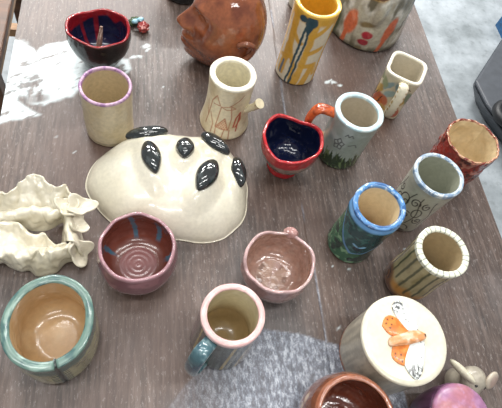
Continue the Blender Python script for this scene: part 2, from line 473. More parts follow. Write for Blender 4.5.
def col_stub(u, w, V):
    C = np.tile(lin(214, 202, 170), (len(u), 1))
    e = sstep(.80, .86, u)
    return mix(C, lin(150, 110, 74), e * (np.sin(w * 6) > .3) * (u < .97))
a = ph_ + 1.12
d = np.array([math.cos(a), math.sin(a), 0])
sweep('twig_stub', [d * .030 + [0, 0, .058], d * .040 + [0, 0, .066], d * .050 + [0, 0, .080], d * .056 + [0, 0, .091]], [.0085, .0062, .0062, .0085], [.0085, .0062, .0062, .0085], SATIN, r_, col_stub)

# --- tall yellow mug
def paint_yellow(TG, S, Z, TH, R):
    C = tags(TG, lin(222, 212, 186), lin(226, 180, 76), lin(214, 160, 50))
    Y = lin(214, 164, 62)
    C2 = C
    n = .004 * (fbm(S * 90, Z * 90, seed=4) - .5)
    s, z = S + n, Z + n
    for poly, w in [([(-.030, .15), (-.026, .09), (-.030, .02)], .006), ([(-.024, .085), (-.006, .045), (.0, .0)], .004), ([(.010, .155), (.010, .08), (.006, .0)], .0045),
                    ([(.010, .118), (.034, .142)], .0035), ([(.010, .080), (.036, .092)], .004), ([(.010, .05), (.034, .055), (.040, .03)], .004),
                    ([(.020, .0), (.030, .05)], .005), ([(-.055, .0), (-.05, .16)], .007), ([(.055, .0), (.058, .16)], .008), ([(.08, .0), (.08, .16)], .012), ([(-.085, .0), (-.085, .16)], .012),
                    ([(-.030, .125), (-.014, .105), (-.006, .10)], .0035), ([(-.040, .05), (-.020, .06)], .003)]:
        C2 = mix(C2, Y, (1 - sstep(w * 1.35 - .0015, w * 1.35 + .0015, segd(s, z, poly))) * .95)
    C2 = mix(C2, Y, sstep(.138, .148, z) )
    B = lin(50, 78, 88)
    C2 = mix(C2, B, np.maximum(np.maximum(blob(s, z, .001, .148, .011, .012, 0), blob(s, z, -.014, .150, .008, .007, .3)), blob(s, z, .001, .138, .006, .012)))
    C2 = strokes(C2, s, z, [([(-.0045, .14), (-.0075, .08), (-.012, .0)], .0022, B), ([(.003, .14), (.0005, .08), (-.004, .0)], .0022, B), ([(-.028, .045), (-.030, .015)], .0026, lin(110, 122, 134))], .0009)
    return np.where((TG == 0)[..., None], C2, C)
vessel('tall_mug', 'tall mustard yellow and cream mug with two dark blue glaze drips down its front', 'mug', .2751, .6741,
       [(0, .0375), (.008, .0388), (.08, .0378), (.1636, .0405)], .0082, paint_yellow, band=.006, mat=GLOSS, wob=.012, seed=7, nz=120)

# --- light blue rimmed mug with orange handle
def paint_sky(TG, S, Z, TH, R):
    C = tags(TG, lin(150, 160, 152), lin(186, 212, 218), lin(190, 178, 156))
    C = np.where((TG == 1)[..., None], mix(C, lin(220, 232, 230), sstep(.45, .7, fbm(S * 80, R * 200, seed=2))), C)
    n = fbm(S * 40, Z * 40, seed=33)
    C2 = mix(C, lin(172, 182, 178), sstep(.4, .7, n)); C2 = mix(C2, lin(120, 140, 140), sstep(.5, .8, fbm(S * 30 + 4, Z * 30, seed=35)) * .7)
    K = lin(96, 100, 100)
    cx, cz = -.004, .066
    pet = []
    for q in range(5):
        a = q * 2 * PI / 5 + .4
        ex, ez = cx + .0095 * math.cos(a), cz + .014 * math.sin(a)
        px, pz = -.0038 * math.sin(a), .005 * math.cos(a)
        pet.append(([(cx, cz), (ex * .6 + cx * .4 + px, ez * .6 + cz * .4 + pz), (ex, ez), (ex * .6 + cx * .4 - px, ez * .6 + cz * .4 - pz), (cx, cz)], .0010, K))
    pet += [([(.0, .090), (.003, .096), (.006, .091), (.010, .097), (.013, .092)], .0010, K), ([(.012, .070), (.022, .075), (.026, .068)], .0010, K)]
    C2 = strokes(C2, S, Z, pet)
    # dark green grass growing from the base
    blade = .036 + .022 * (noise(S * 330 + Z * 60, Z * 0, seed=41) - .5) + .012 * (noise(S * 700 - Z * 90, Z * 0, seed=44) - .5)
    g = 1 - sstep(-.003, .003, Z - blade)
    gc = mix(np.zeros_like(C) + lin(44, 62, 40), lin(104, 122, 82), sstep(.58, .72, noise(S * 420 + Z * 120, Z * 60, seed=47)))
    C2 = C2 * (1 - g[..., None]) + gc * g[..., None]
    return np.where((TG == 0)[..., None], C2, C)
r_, ro_, ph_ = vessel('mug', 'grey-green mug with pale blue rim, orange handle and dark grass painted round its base', 'mug', .3265, .4835,
       [(0, .0375), (.01, .039), (.05, .0385), (.115, .0405)], .0088, paint_sky, band=.005, mat=GLOSS, wob=.012, seed=11, rimlabel='pale blue glazed rim')
def col_or(u, w, V):
    C = np.tile(lin(206, 96, 48), (len(u), 1))
    C = mix(C, lin(150, 62, 34), sstep(.5, .7, fbm(V[:, 0] * 120, V[:, 1] * 120, V[:, 2] * 120, seed=3)))
    return mix(C, lin(214, 160, 120), sstep(.72, .9, u))
arc_handle(r_, ro_, math.radians(172), .101, .038, .036, [.010, .010, .009, .009, .009], [.006, .007, .0068, .0065, .006], GLOSSW, col_or, label='glossy orange loop handle', zout=.004)

# --- red footed cup
def paint_redcup(TG, S, Z, TH, R):
    C = tags(TG, lin(150, 120, 108), lin(176, 40, 46), lin(16, 22, 48))
    n = fbm(S * 50, Z * 50, seed=14)
    C2 = mix(C, lin(118, 96, 86), sstep(.4, .7, n))
    C2 = mix(C2, lin(172, 38, 44), sstep(.060, .064, Z + .010 * (fbm(S * 70, Z * 0, seed=3) - .5)))
    C2 = mix(C2, lin(164, 34, 40), 1 - sstep(.012, .015, Z))
    C = np.where((TG == 0)[..., None], C2, C)
    C = np.where((TG == 1)[..., None], mix(C, lin(206, 76, 76), sstep(.55, .8, fbm(S * 110, Z * 110, seed=8))), C)
    C = np.where((TG == 2)[..., None], mix(C, lin(40, 50, 84), sstep(.6, .85, fbm(S * 70, Z * 70, seed=18)) * .6), C)
    return C
def redshape(TH, Z, REL):
    k = sstep(.03, .08, Z)
    return 1 + k * (.035 * np.cos(2 * TH - 1.0) + .05 * np.exp(-((REL + .15) / .25) ** 2) - .22 * np.exp(-((np.abs(REL) - PI) / .50) ** 2) + .05 * np.exp(-((np.abs(REL + 2.0)) / .3) ** 2))
def redzw(TH, REL):
    return -.004 * np.exp(-((np.abs(REL) - PI) / .5) ** 2) + .007 * np.exp(-((REL + 2.2) / .3) ** 2) + .007 * np.exp(-((REL - 2.2) / .3) ** 2) - .003 * np.cos(3 * TH)
vessel('footed_cup', 'red rimmed footed cup with dark navy glazed inside and uneven heart-like lip', 'cup', .2205, .4505,
       [(0, .0255), (.006, .0275), (.012, .025), (.018, .025), (.035, .039), (.055, .047), (.084, .0495)], .005, paint_redcup, band=.012, band_in=.005, mat=DARKG, shape=redshape, zw=redzw, wob=.03, seed=15, floor_z=.020, rimlabel='glossy red rim')

# --- square mug with painted flowers
def sq(a0, n):
    def f(TH, Z, REL):
        c, s = np.abs(np.cos(TH - a0)), np.abs(np.sin(TH - a0))
        return (c ** n + s ** n) ** (-1.0 / n)
    return f
def paint_square(TG, S, Z, TH, R):
    C = tags(TG, lin(206, 196, 168), lin(232, 226, 206), lin(196, 186, 164))
    C2 = C
    n = .005 * (fbm(S * 120, Z * 120, seed=24) - .5)
    s, z = S + n, Z - n
    for cs, cz, rs, rz, ro2, c in [(-.020, .040, .010, .017, .3, lin(172, 72, 42)), (-.012, .030, .006, .010, 0, lin(204, 110, 56)), (-.026, .022, .008, .012, .5, lin(120, 50, 34)), (-.012, .074, .006, .016, -.5, lin(130, 156, 160)),
                                   (-.002, .058, .006, .014, -.7, lin(146, 172, 172)), (-.018, .078, .005, .013, .4, lin(150, 160, 120)), (.020, .050, .007, .016, -.4, lin(186, 156, 72)),
                                   (.030, .060, .006, .018, .2, lin(120, 140, 120)), (.022, .020, .007, .012, 0, lin(160, 74, 54)), (.0, .020, .006, .012, .5, lin(190, 150, 80)), (-.034, .060, .008, .016, .4, lin(150, 128, 60)),
                                   (-.045, .03, .010, .016, .2, lin(150, 70, 46)), (.045, .04, .010, .018, -.3, lin(140, 160, 150)), (-.030, .086, .005, .010, 0, lin(110, 122, 84)), (-.006, .040, .007, .013, .6, lin(186, 92, 52)), (-.022, .058, .006, .012, -.3, lin(188, 150, 70)), (.006, .078, .005, .012, .5, lin(120, 150, 158)),
                                   (.012, .062, .006, .013, -.2, lin(96, 116, 84)), (.014, .036, .007, .012, .2, lin(200, 168, 96)), (-.034, .040, .006, .014, 0, lin(92, 104, 66))]:
        C2 = mix(C2, c, blob(s, z, cs, cz, rs, rz, ro2, .25) * .9)
    C2 = strokes(C2, s, z, [([(-.030, .03), (-.022, .052)], .0009, lin(66, 54, 44)), ([(-.016, .02), (-.010, .045)], .0008, lin(66, 54, 44)), ([(.012, .088), (.020, .080)], .0009, lin(60, 50, 40)), ([(.016, .090), (.024, .084)], .0009, lin(60, 50, 40))])
    return np.where((TG == 0)[..., None], C2, C)
r_, ro_, ph_ = vessel('square_mug', 'square cream mug with rounded corners, painted orange flowers and a dotted handle', 'mug', .4465, .598,
       [(0, .0300), (.008, .0310), (.05, .0315), (.103, .0345)], .006, paint_square, band=.004, mat=GLOSS, shape=sq(math.radians(-31), 4.2), wob=.008, seed=22, rimlabel='pale cream rim')
def col_dots(u, w, V):
    C = np.tile(lin(222, 214, 190), (len(u), 1))
    d = (np.abs((u * 15) % 1 - .5) < .24) & (np.abs(np.abs(np.cos(w)) - .45) < .22)
    return mix(C, lin(160, 128, 66), d * (u > .1) * .9)
arc_handle(r_, ro_, math.radians(249), .092, .010, .027, [.0092] * 5, [.0042] * 5, GLOSS, col_dots, zout=.004, label='cream strap handle with ochre dots')

# --- red-brown textured cup
def paint_rust(TG, S, Z, TH, R):
    C = tags(TG, lin(138, 46, 38), lin(196, 150, 118), lin(214, 194, 156))
    n = fbm(S * 90, Z * 60, seed=51)
    C2 = mix(C, lin(70, 28, 26), sstep(.5, .68, n)); C2 = mix(C2, lin(176, 110, 92), sstep(.60, .78, fbm(S * 110 + 7, Z * 70, seed=53)))
    C = np.where((TG == 0)[..., None], C2, C)
    C = np.where((TG == 1)[..., None], mix(C, lin(128, 56, 46), sstep(.45, .55, fbm(S * 170, R * 500, seed=57))), C)
    return C
def rust_fuzz(TG, S, Z, TH):
    o = (fbm(S * 75, Z * 60, seed=51) - .5) * .007 * (TG == 0) * sstep(0, .01, Z)
    i = (fbm(S * 55, Z * 45, seed=61) - .5) * .005 * (TG == 2)
    e = (noise(TH * 9.55, Z * 0, seed=6) - .5) * .002 * sstep(.09, .1, Z)
    return o + i + e
vessel('textured_cup', 'deep red-brown rough textured cup with plain cream inside at the table edge', 'cup', .5235, .4415,
       [(0, .043), (.01, .044), (.05, .0445), (.102, .0462)], .0035, paint_rust, band=.0025, mat=GLOSS, wob=.012, seed=25, fuzz=rust_fuzz,
       zw=lambda TH, REL: .0012 * np.sin(TH * 11) * noise(TH * 3, TH * 0, seed=9), rimlabel='scalloped rust and cream rim')

# --- grey mug with black drawings
def paint_gray(TG, S, Z, TH, R):
    C = tags(TG, lin(178, 176, 160), lin(176, 190, 200), lin(158, 160, 142), lin(140, 142, 126))
    C2 = mix(C, lin(156, 154, 140), sstep(.45, .75, fbm(S * 40, Z * 40, seed=71)))
    K = lin(58, 54, 54)
    L = []
    def ring(cx, cz, rx, rz, w, a0=0, a1=2 * PI):
        L.append(([(cx + rx * math.cos(t), cz + rz * math.sin(t)) for t in np.linspace(a0, a1, 18)], w, K))
    ring(-.014, .078, .008, .014, .0011); ring(-.010, .074, .0035, .007, .0009); ring(-.025, .064, .006, .013, .0010); ring(-.018, .045, .008, .010, .0010); ring(.016, .066, .007, .012, .0009)
    ring(-.012, .020, .009, .012, .0011); ring(.0, .018, .006, .010, .0009, .5, 5); ring(.014, .016, .008, .010, .0010, 0, 4)
    def curl(cx, cz, r0, a0, turns, w):
        L.append(([(cx + r0 * (1 - .8 * t) * math.cos(a0 + turns * 2 * PI * t), cz + 1.5 * r0 * (1 - .8 * t) * math.sin(a0 + turns * 2 * PI * t)) for t in np.linspace(0, 1, 26)], w, K))
    curl(.004, .088, .008, 0, 1.4, .0010); curl(.022, .090, .007, 2, 1.2, .0010); curl(.003, .052, .007, 1, 1.3, .0010); curl(.026, .046, .007, 3, 1.4, .0010); curl(-.032, .088, .006, 4, 1.2, .0010); curl(-.034, .030, .006, 2, 1.2, .0010)
    for x0 in (-.040, -.004, .013, .034):
        L.append(([(x0 + .004 * math.sin(z * 70 + x0 * 300), z) for z in np.linspace(.030, .108, 22)], .0008, K))
    C2 = strokes(C2, S, Z, L)
    d = np.maximum(blob(S, Z, -.012, .018, .005, .008), blob(S, Z, .006, .008, .016, .005))
    C2 = mix(C2, lin(62, 56, 58), d * .85); C2 = mix(C2, lin(130, 90, 84), (1 - sstep(.003, .007, Z)) * .7)
    C = np.where((TG == 0)[..., None], C2, C)
    C = np.where((TG == 1)[..., None], mix(C, lin(128, 150, 174), sstep(.5, .62, fbm(S * 120, R * 300 + Z * 120, seed=73))), C)
    C = np.where((TG == 1)[..., None], mix(C, lin(214, 218, 216), sstep(.55, .68, fbm(S * 130 + 3, R * 300 + Z * 120, seed=76))), C)
    return C
vessel('drawn_mug', 'pale grey tall cup covered in black line drawings with mottled blue-white rim', 'cup', .4185, .3555,
       [(0, .0325), (.008, .0335), (.06, .035), (.131, .0392)], .0066, paint_gray, band=.008, band_in=.002, mat=GLOSS, wob=.014, seed=31, nz=110, rimlabel='mottled blue and white rim')

# --- blue-green cup with folded bib
VLINE = [(-.050, .121), (-.034, .098), (-.022, .074), (-.006, .050), (.010, .036), (.026, .042), (.046, .066), (.058, .090), (.070, .121)]
def paint_blue(TG, S, Z, TH, R):
    C = tags(TG, lin(56, 102, 76), lin(88, 138, 190), lin(222, 202, 164), lin(172, 130, 84))
    vz = np.interp(S, [q[0] for q in VLINE], [q[1] for q in VLINE], left=.2, right=.2)
    n = fbm(S * 130, Z * 130, seed=81)
    low = mix(C, lin(124, 164, 128), sstep(.52, .7, n)); low = mix(low, lin(36, 62, 56), sstep(.55, .7, fbm(S * 60, Z * 60, seed=84)))
    up = mix(np.zeros_like(C) + lin(30, 74, 78), lin(62, 112, 108), sstep(.5, .72, n))
    C2 = np.where((Z > vz)[..., None], up, low)
    BL = lin(104, 156, 206)
    C2 = strokes(C2, S, Z, [(VLINE, .0032, BL), ([(.006, .066), (.014, .060), (.022, .066)], .0018, lin(128, 174, 206))], .0008)
    C2 = mix(C2, lin(26, 40, 56), blob(S, Z, .014, .056, .007, .006) * .8)
    C2 = mix(C2, lin(120, 84, 56), (1 - sstep(.001, .003, Z)))
    C2 = mix(C2, BL, sstep(.112, .118, Z))
    C = np.where((TG == 0)[..., None], C2, C)
    C = np.where((TG == 1)[..., None], mix(C, lin(186, 206, 220), sstep(.58, .72, fbm(S * 140, R * 320 + Z * 140, seed=86))), C)
    C = np.where((TG == 1)[..., None], mix(C, lin(52, 94, 146), sstep(.55, .7, fbm(S * 100 + 5, R * 300 + Z * 100, seed=88))), C)
    C = np.where((TG == 2)[..., None], mix(C, lin(176, 138, 92), 1 - sstep(.02, .07, Z)), C)
    return C
def blue_fuzz(TG, S, Z, TH):
    vz = np.interp(S, [q[0] for q in VLINE], [q[1] for q in VLINE], left=.2, right=.2)
    return (TG == 0) * sstep(-.001, .0015, Z - vz) * .0028 * (1 - sstep(.112, .124, Z)) + (TG == 0) * .0012 * (1 - sstep(.0, .0015, np.abs(segd(S, Z, [(.006, .066), (.014, .060), (.022, .066)]))))
vessel('wrapped_cup', 'dark green cup with a pointed overlapping flap edged in blue and bright blue rim', 'cup', .3130, .3050,
       [(0, .0355), (.008, .037), (.04, .0355), (.08, .0355), (.127, .0392)], .0078, paint_blue, band=.005, mat=GLOSS, wob=.014, seed=37, nz=120, fuzz=blue_fuzz,
       shape=lambda TH, Z, REL: 1 + .03 * np.cos(2 * (TH - math.radians(40))) * sstep(.05, .12, Z), rimlabel='bright blue mottled rim')

# --- striped cream cup
def paint_strip(TG, S, Z, TH, R):
    C = tags(TG, lin(176, 164, 126), lin(226, 226, 206), lin(178, 158, 122), lin(150, 124, 84))
    n = .003 * (fbm(S * 60, Z * 60, seed=91) - .5)
    C2 = mix(C, lin(150, 138, 100), sstep(.45, .7, fbm(S * 90, Z * 25, seed=92)))
    low = 1 - sstep(.030, .045, Z + .016 * (noise(S * 80, Z * 0, seed=93) - .5))
    C2 = mix(C2, lin(178, 128, 66), low * .9)
    base = 1 - sstep(.014, .026, Z + .012 * (noise(S * 60, Z * 0, seed=95) - .5))
    C2 = mix(C2, lin(98, 66, 48), base)
    k = (S + n) / .0128
    st = 1 - sstep(.08, .2, np.abs(k - np.round(k)))
    h = noise(np.round(k) * 3.7, np.zeros_like(k), seed=96)
    C2 = mix(C2, lin(70, 74, 58), st * sstep(.022 + .02 * h, .03 + .02 * h, Z) * .85)
    sw = []
    for i in range(2):
        sw.append(([(-.030 + (.010 - .0012 * t) * math.cos(t * .9 + i), .020 + (.014 - .0017 * t) * math.sin(t * .9 + i)) for t in np.linspace(0, 7, 26)], .0012, lin(64, 44, 36)))
    C2 = mix(C2, lin(112, 78, 56), blob(S, Z, -.030, .022, .016, .020, 0, .3)); C2 = strokes(C2, S, Z, sw)
    C2 = mix(C2, lin(200, 140, 60), blob(S, Z, .0, .028, .010, .008, 0, .5) * .6)
    C = np.where((TG == 0)[..., None], C2, C)
    kk = TH / (2 * PI) * 27
    tk = (1 - sstep(.06, .13, np.abs(kk - np.round(kk)))) * (noise(np.round(kk) * 2.3, np.zeros_like(kk), seed=98) > .2)
    return np.where((TG == 1)[..., None], mix(C, lin(112, 120, 112), tk * .8), C)
vessel('striped_cup', 'cream cup with dark vertical stripes, ticked white rim and brown swirl at its foot', 'cup', .3925, .2370,
       [(0, .033), (.008, .0355), (.03, .0365), (.07, .0355), (.122, .0385)], .0090, paint_strip, band=.007, band_in=.003, mat=GLOSS, wob=.014, seed=43, nz=110, rimlabel='white rim with short dark ticks')

# --- pink rough bowl with knob
def paint_pink(TG, S, Z, TH, R):
    C = tags(TG, lin(150, 118, 114), lin(196, 164, 162), lin(166, 130, 114), lin(174, 144, 126))
    n = fbm(S * 60, Z * 60, seed=101)
    C = mix(C, lin(184, 156, 150), sstep(.5, .72, n) * (TG != 2) * .8)
    C = np.where((TG >= 2)[..., None], mix(C, lin(176, 148, 134), sstep(.5, .7, fbm(np.cos(TH) * R * 90, np.sin(TH) * R * 90, Z * 120, seed=103)) * .7), C)
    C = np.where((TG == 3)[..., None], mix(C, lin(92, 58, 46), (1 - sstep(.002, .005, np.abs(R - .020))) * sstep(.5, .65, noise(np.cos(TH) * 3 + 9, np.sin(TH) * 3 + 9, seed=5)) * .5), C)
    return C
def pinkshape(TH, Z, REL):
    return 1 + sstep(.02, .065, Z) * (.03 * np.cos(2 * TH) - .05 * np.exp(-((REL + .75) / .18) ** 2))
r_, ro_, ph_ = vessel('bowl', 'pinkish brown pinched bowl with a wet glaze, notched lip and a knob behind', 'bowl', .1770, .2505,
       [(0, .032), (.006, .037), (.022, .0465), (.042, .0510), (.066, .0492)], .0045, paint_pink, band=.004, mat=GLOSSW, shape=pinkshape, wob=.025, seed=47,
       zw=lambda TH, REL: .003 * np.sin(3 * TH + 1) + .002 * np.sin(7 * TH) - .006 * np.exp(-((REL + .75) / .2) ** 2), rimlabel='pale pink uneven rim', fil=.02)
a = math.radians(63)
ellipsoid('knob', ((.0505) * math.cos(a), .0505 * math.sin(a), .060), (.011, .008, .009), GLOSSW, r_, const(lin(176, 134, 128)), R=Matrix.Rotation(a + 1.57, 3, 'Z'),
          deform=lambda V: V * (1 + .25 * (noise(V[:, 0] * 2.5 + 9, V[:, 1] * 2.5 + 9, V[:, 2] * 2.5 + 9, 3) - .5))[:, None])

# --- pink rimmed mug with teal handle
def paint_pmug(TG, S, Z, TH, R):
    C = tags(TG, lin(64, 70, 60), lin(216, 176, 172), lin(220, 211, 180), lin(170, 142, 96))
    C2 = mix(C, lin(44, 50, 44), sstep(.45, .7, fbm(S * 60, Z * 20, seed=111)))
    C2 = mix(C2, lin(120, 100, 100), 1 - sstep(-.042, -.030, S))
    C2 = mix(C2, lin(128, 116, 108), sstep(.034, .044, S))
    Y = lin(168, 146, 96)
    C2 = strokes(C2, S, Z, [([(-.026, .108), (-.030, .0)], .002, Y), ([(.022, .108), (.018, .0)], .0022, Y), ([(.030, .108), (.024, .0)], .0022, lin(130, 130, 120)), ([(-.034, .108), (-.040, .0)], .002, lin(126, 116, 108)), ([(.044, .108), (.036, .0)], .002, Y)], .001)
    C = np.where((TG == 0)[..., None], C2, C)
    C = np.where((TG == 1)[..., None], mix(C, lin(232, 200, 194), sstep(.5, .7, fbm(S * 70, R * 200 + Z * 80, seed=113))), C)
    C = np.where((TG == 2)[..., None], mix(C, lin(170, 146, 104), 1 - sstep(.02, .07, Z)), C)
    return C
r_, ro_, ph_ = vessel('mug', 'dark green mug with a wide pink rim and a teal strap handle at its front', 'mug', .0962, .1632,
       [(0, .0405), (.008, .0425), (.055, .0402), (.118, .0388)], .0080, paint_pmug, band=.007, band_in=.003, mat=GLOSS, wob=.012, seed=53, rimlabel='wide pink glazed rim')
def col_teal(u, w, V):
    n = fbm(V[:, 0] * 130, V[:, 1] * 130, V[:, 2] * 130, seed=121)
    C = mix(np.zeros((len(u), 3)) + lin(72, 104, 112), lin(128, 156, 160), sstep(.5, .68, n))
    C = mix(C, lin(48, 76, 92), sstep(.55, .7, fbm(V[:, 0] * 90 + 3, V[:, 1] * 90, V[:, 2] * 90, seed=124)))
    return mix(C, lin(198, 190, 176), (1 - sstep(.05, .3, np.abs(np.cos(w)))) * .8)
arc_handle(r_, ro_, math.radians(226), .104, .008, .030, [.0090, .0100, .0095, .0095, .0095], [.0045] * 5, GLOSSW, col_teal, zout=.001, label='mottled teal strap handle')

# --- teal rimmed oval pot with seam
def paint_gpot(TG, S, Z, TH, R):
    C = tags(TG, lin(164, 158, 120), lin(104, 130, 120), lin(186, 154, 112), lin(190, 158, 116))
    C2 = mix(C, lin(136, 130, 98), sstep(.45, .7, fbm(S * 110, Z * 25, seed=131)))
    C2 = mix(C2, lin(66, 96, 88), sstep(.058, .070, Z + .004 * (noise(S * 160, Z * 0, seed=5) - .5)))
    zig = .0070 + .0035 * np.sign(np.sin(Z * 900))
    C2 = mix(C2, lin(54, 74, 68), (1 - sstep(zig - .0008, zig + .0008, np.abs(S + .0186))))
    C2 = mix(C2, lin(14, 16, 18), 1 - sstep(.0014, .0024, np.abs(S + .0186)))
    C = np.where((TG == 0)[..., None], C2, C)
    C = np.where((TG == 1)[..., None], mix(C, lin(70, 100, 98), sstep(.5, .7, fbm(S * 60, R * 160 + Z * 60, seed=133))), C)
    C = np.where((TG == 1)[..., None], mix(C, lin(146, 170, 158), sstep(.55, .75, fbm(S * 50 + 8, R * 160 + Z * 60, seed=137)) * .8), C)
    C = np.where((TG == 1)[..., None], mix(C, lin(14, 20, 22), 1 - sstep(.0007, .0017, np.abs(S + .0186))), C)
    C = np.where((TG == 1)[..., None], mix(C, lin(50, 84, 92), blob(np.abs(S) , Z, .163, .076, .006, .01) * .8), C)
    C = np.where((TG >= 2)[..., None], mix(C, lin(206, 182, 146), sstep(.5, .75, fbm(np.cos(TH) * R * 35, np.sin(TH) * R * 35, Z * 40, seed=139)) * .6), C)
    return C
def gpotshape(TH, Z, REL):
    return 1 + .055 * np.cos(2 * (TH - math.radians(88)))
vessel('oval_pot', 'oval pot with wide teal rim, tan inside and a laced vertical seam at front', 'pot', -.1160, .1735,
       [(0, .0510), (.008, .0535), (.045, .0540), (.089, .0536)], .0102, paint_gpot, band=.006, band_in=.003, mat=GLOSS, shape=gpotshape, wob=.018, seed=59,
       fuzz=lambda TG, S, Z, TH: -.0022 * (TG <= 1) * (1 - sstep(.0008, .002, np.abs(S + .0186))) * sstep(.0, .01, Z), floor_z=.010, fil=.02,
       zw=lambda TH, REL: -.003 * (1 - sstep(.02, .06, np.abs(REL + .35))), rimlabel='wide teal rim')

# --- maroon bowl with blue dabs
def paint_maroon(TG, S, Z, TH, R):
    C = tags(TG, lin(124, 84, 92), lin(162, 122, 128), lin(116, 62, 50), lin(140, 92, 90))
    C2 = mix(C, lin(150, 106, 112), sstep(.45, .7, fbm(S * 50, Z * 50, seed=141)))
    B = lin(84, 120, 150)
    for cs, cz, a, b in [(-.066, .045, .004, .008), (-.060, .028, .005, .009), (-.052, .038, .003, .006), (.035, .026, .009, .005), (.05, .034, .008, .005), (-.02, .02, .006, .004)]:
        C2 = mix(C2, B, blob(S, Z, cs, cz, a, b, .2, .4) * sstep(.3, .5, fbm(S * 200, Z * 200, seed=144)))
    C = np.where((TG == 0)[..., None], C2, C)
    X, Y = R * np.cos(TH), R * np.sin(TH)
    C = np.where((TG == 2)[..., None], mix(C, lin(128, 74, 62), sstep(.45, .75, fbm(X * 60, Y * 60, Z * 60, seed=147))), C)
    # blue streaks painted down the inside wall, seen across the bowl
    ang = (TH - math.radians(90) + PI) % (2 * PI) - PI
    n = .06 * (noise(Z * 300, TH * 9, seed=6) - .5)
    for a0, wd, z0, z1 in [(.16, .085, .013, .066), (-.60, .10, .016, .060), (1.25, .08, .010, .034), (-1.35, .10, .012, .036)]:
        m_ = (1 - sstep(wd * .7, wd, np.abs(ang - a0 + n + (Z - .045) * -3))) * sstep(z0 - .003, z0 + .003, Z) * (1 - sstep(z1 - .003, z1 + .003, Z)) * (TG == 2)
        C = mix(C, lin(70, 116, 138), m_ * .95)
    return C
vessel('bowl', 'round maroon bowl with mauve lip and blue streaks, overlapping the spotted dish in view', 'bowl', -.0170, .2735,
       [(0, .034), (.006, .040), (.022, .051), (.042, .0545), (.072, .0505)], .0048, paint_maroon, band=.004, mat=GLOSS, wob=.016, seed=67, ripple=0.0001, rimlabel='mauve rim', fil=.022,
       zw=lambda TH, REL: .0015 * np.sin(4 * TH + 1) + .0012 * np.sin(9 * TH))

# --- butterfly jar
jar = thing('lidded_jar', 'pale grey cylindrical jar with a cream lid bearing an orange and white moth', 'jar', (.3185, .1277, TZ))
def ring_mesh(name, prof, ns, mat, parent, cfun, wob=.004, seed=0, label=None):
    prof = np.array(prof); th = np.linspace(0, 2 * PI, ns, endpoint=False)
    TH, R = np.meshgrid(th, prof[:, 0]); Z = np.meshgrid(th, prof[:, 1])[1]
    k = 1 + wob * 2 * (noise(np.cos(TH) * 2 + 5, np.sin(TH) * 2 + 5, Z * 30, seed) - .5)
    V = np.stack([R * k * np.cos(TH), R * k * np.sin(TH), Z], -1).reshape(-1, 3)
    return mesh_obj(name, V, grid_faces(len(prof), ns), mat, parent, cfun(TH, Z, R).reshape(-1, 3), label=label)
def c_jar(TH, Z, R):
    C = np.zeros(TH.shape + (3,)) + lin(182, 174, 156)
    C = mix(C, lin(160, 153, 138), sstep(.4, .7, fbm(TH * 14, Z * 30, seed=151)))
    e = 1 - sstep(.006, .011, Z + .003 * (noise(TH * 20, Z * 0, seed=3) - .5))
    C = mix(C, lin(166, 96, 58), e)
    return mix(C, lin(60, 44, 36), e * (np.sin(TH * 60) > .7) * (np.abs(Z - .004) < .002))
zj = np.linspace(.003, .0865, 60)
ring_mesh('body', [(0, 0), (.03, 0), (.0525, 0), (.0545, .001)] + [(.0555 + .001 * math.sin(z * 35), z) for z in zj] + [(.0535, .0872), (.051, .086), (.05, .07), (.049, .012), (.04, .009), (0, .009)], 160, SATIN, jar, c_jar, seed=3)
lid = ring_mesh('lid', [(0, .0874), (.03, .0874), (.0566, .0874), (.0575, .0882), (.0578, .091), (.0575, .0942), (.0562, .0955), (.05, .0958), (.03, .0962), (.012, .0963), (0, .0963)], 160, GLOSS, jar,
                lambda TH, Z, R: mix(np.zeros(TH.shape + (3,)) + lin(216, 209, 187), lin(222, 216, 196), sstep(.4, .7, fbm(np.cos(TH) * R * 40, np.sin(TH) * R * 40, seed=5))), wob=.003, label='flat cream lid')
FW1 = [(-.008, .0361), (-.0072, .0434), (.0009, .0504), (.0083, .0452), (.0163, .0302), (.021, .0156), (.0184, .0085), (.0061, .0097), (-.0034, .0239)]
HW1 = [(-.0277, .018), (-.0217, .0281), (-.013, .0306), (-.0034, .0249), (.0061, .0117), (.002, .0035), (-.0134, .0028), (-.0225, .0085)]
HW2 = [(-.0197, -.0079), (-.0019, -.0066), (.0054, -.0066), (-.0055, -.024), (-.0084, -.0327), (-.0175, -.0299), (-.0239, -.0208)]
FW2 = [(.0045, -.006), (.0238, -.0049), (.0206, -.0212), (.0136, -.0384), (.0058, -.0486), (-.0008, -.0495), (-.0077, -.0392), (-.0087, -.0283)]
def puffy(name, poly, z0, h, mat, parent, cfn, label=None, rough=0.0):
    """pillow-like slab over a closed outline"""
    P = np.array(poly); c = P.mean(0)
    Q = spline(np.vstack([P, P[:1]]), 97)[:-1]
    V, ns, rings = [], len(Q), 14
    ss = [1.0, 1.0] + list(np.linspace(.985, 0.02, rings))
    for i, s in enumerate(ss):
        z = z0 if i == 0 else z0 + h * (.45 + .55 * (1 - s ** 2) ** .6)
        for q in Q: V.append((c[0] + (q[0] - c[0]) * s, c[1] + (q[1] - c[1]) * s, z))
    F = grid_faces(len(ss), ns); F.append(tuple((len(ss) - 1) * ns + j for j in range(ns))); F.append(tuple(range(ns)))
    V = np.array(V)
    if rough: V[:, 2] += rough * (fbm(V[:, 0] * 300, V[:, 1] * 300, seed=5) - .5) * (V[:, 2] > z0 + .0003)
    return mesh_obj(name, V, F, mat, parent, cfn(V, np.repeat(ss, ns)), label=label)
rng = np.random.RandomState(3)
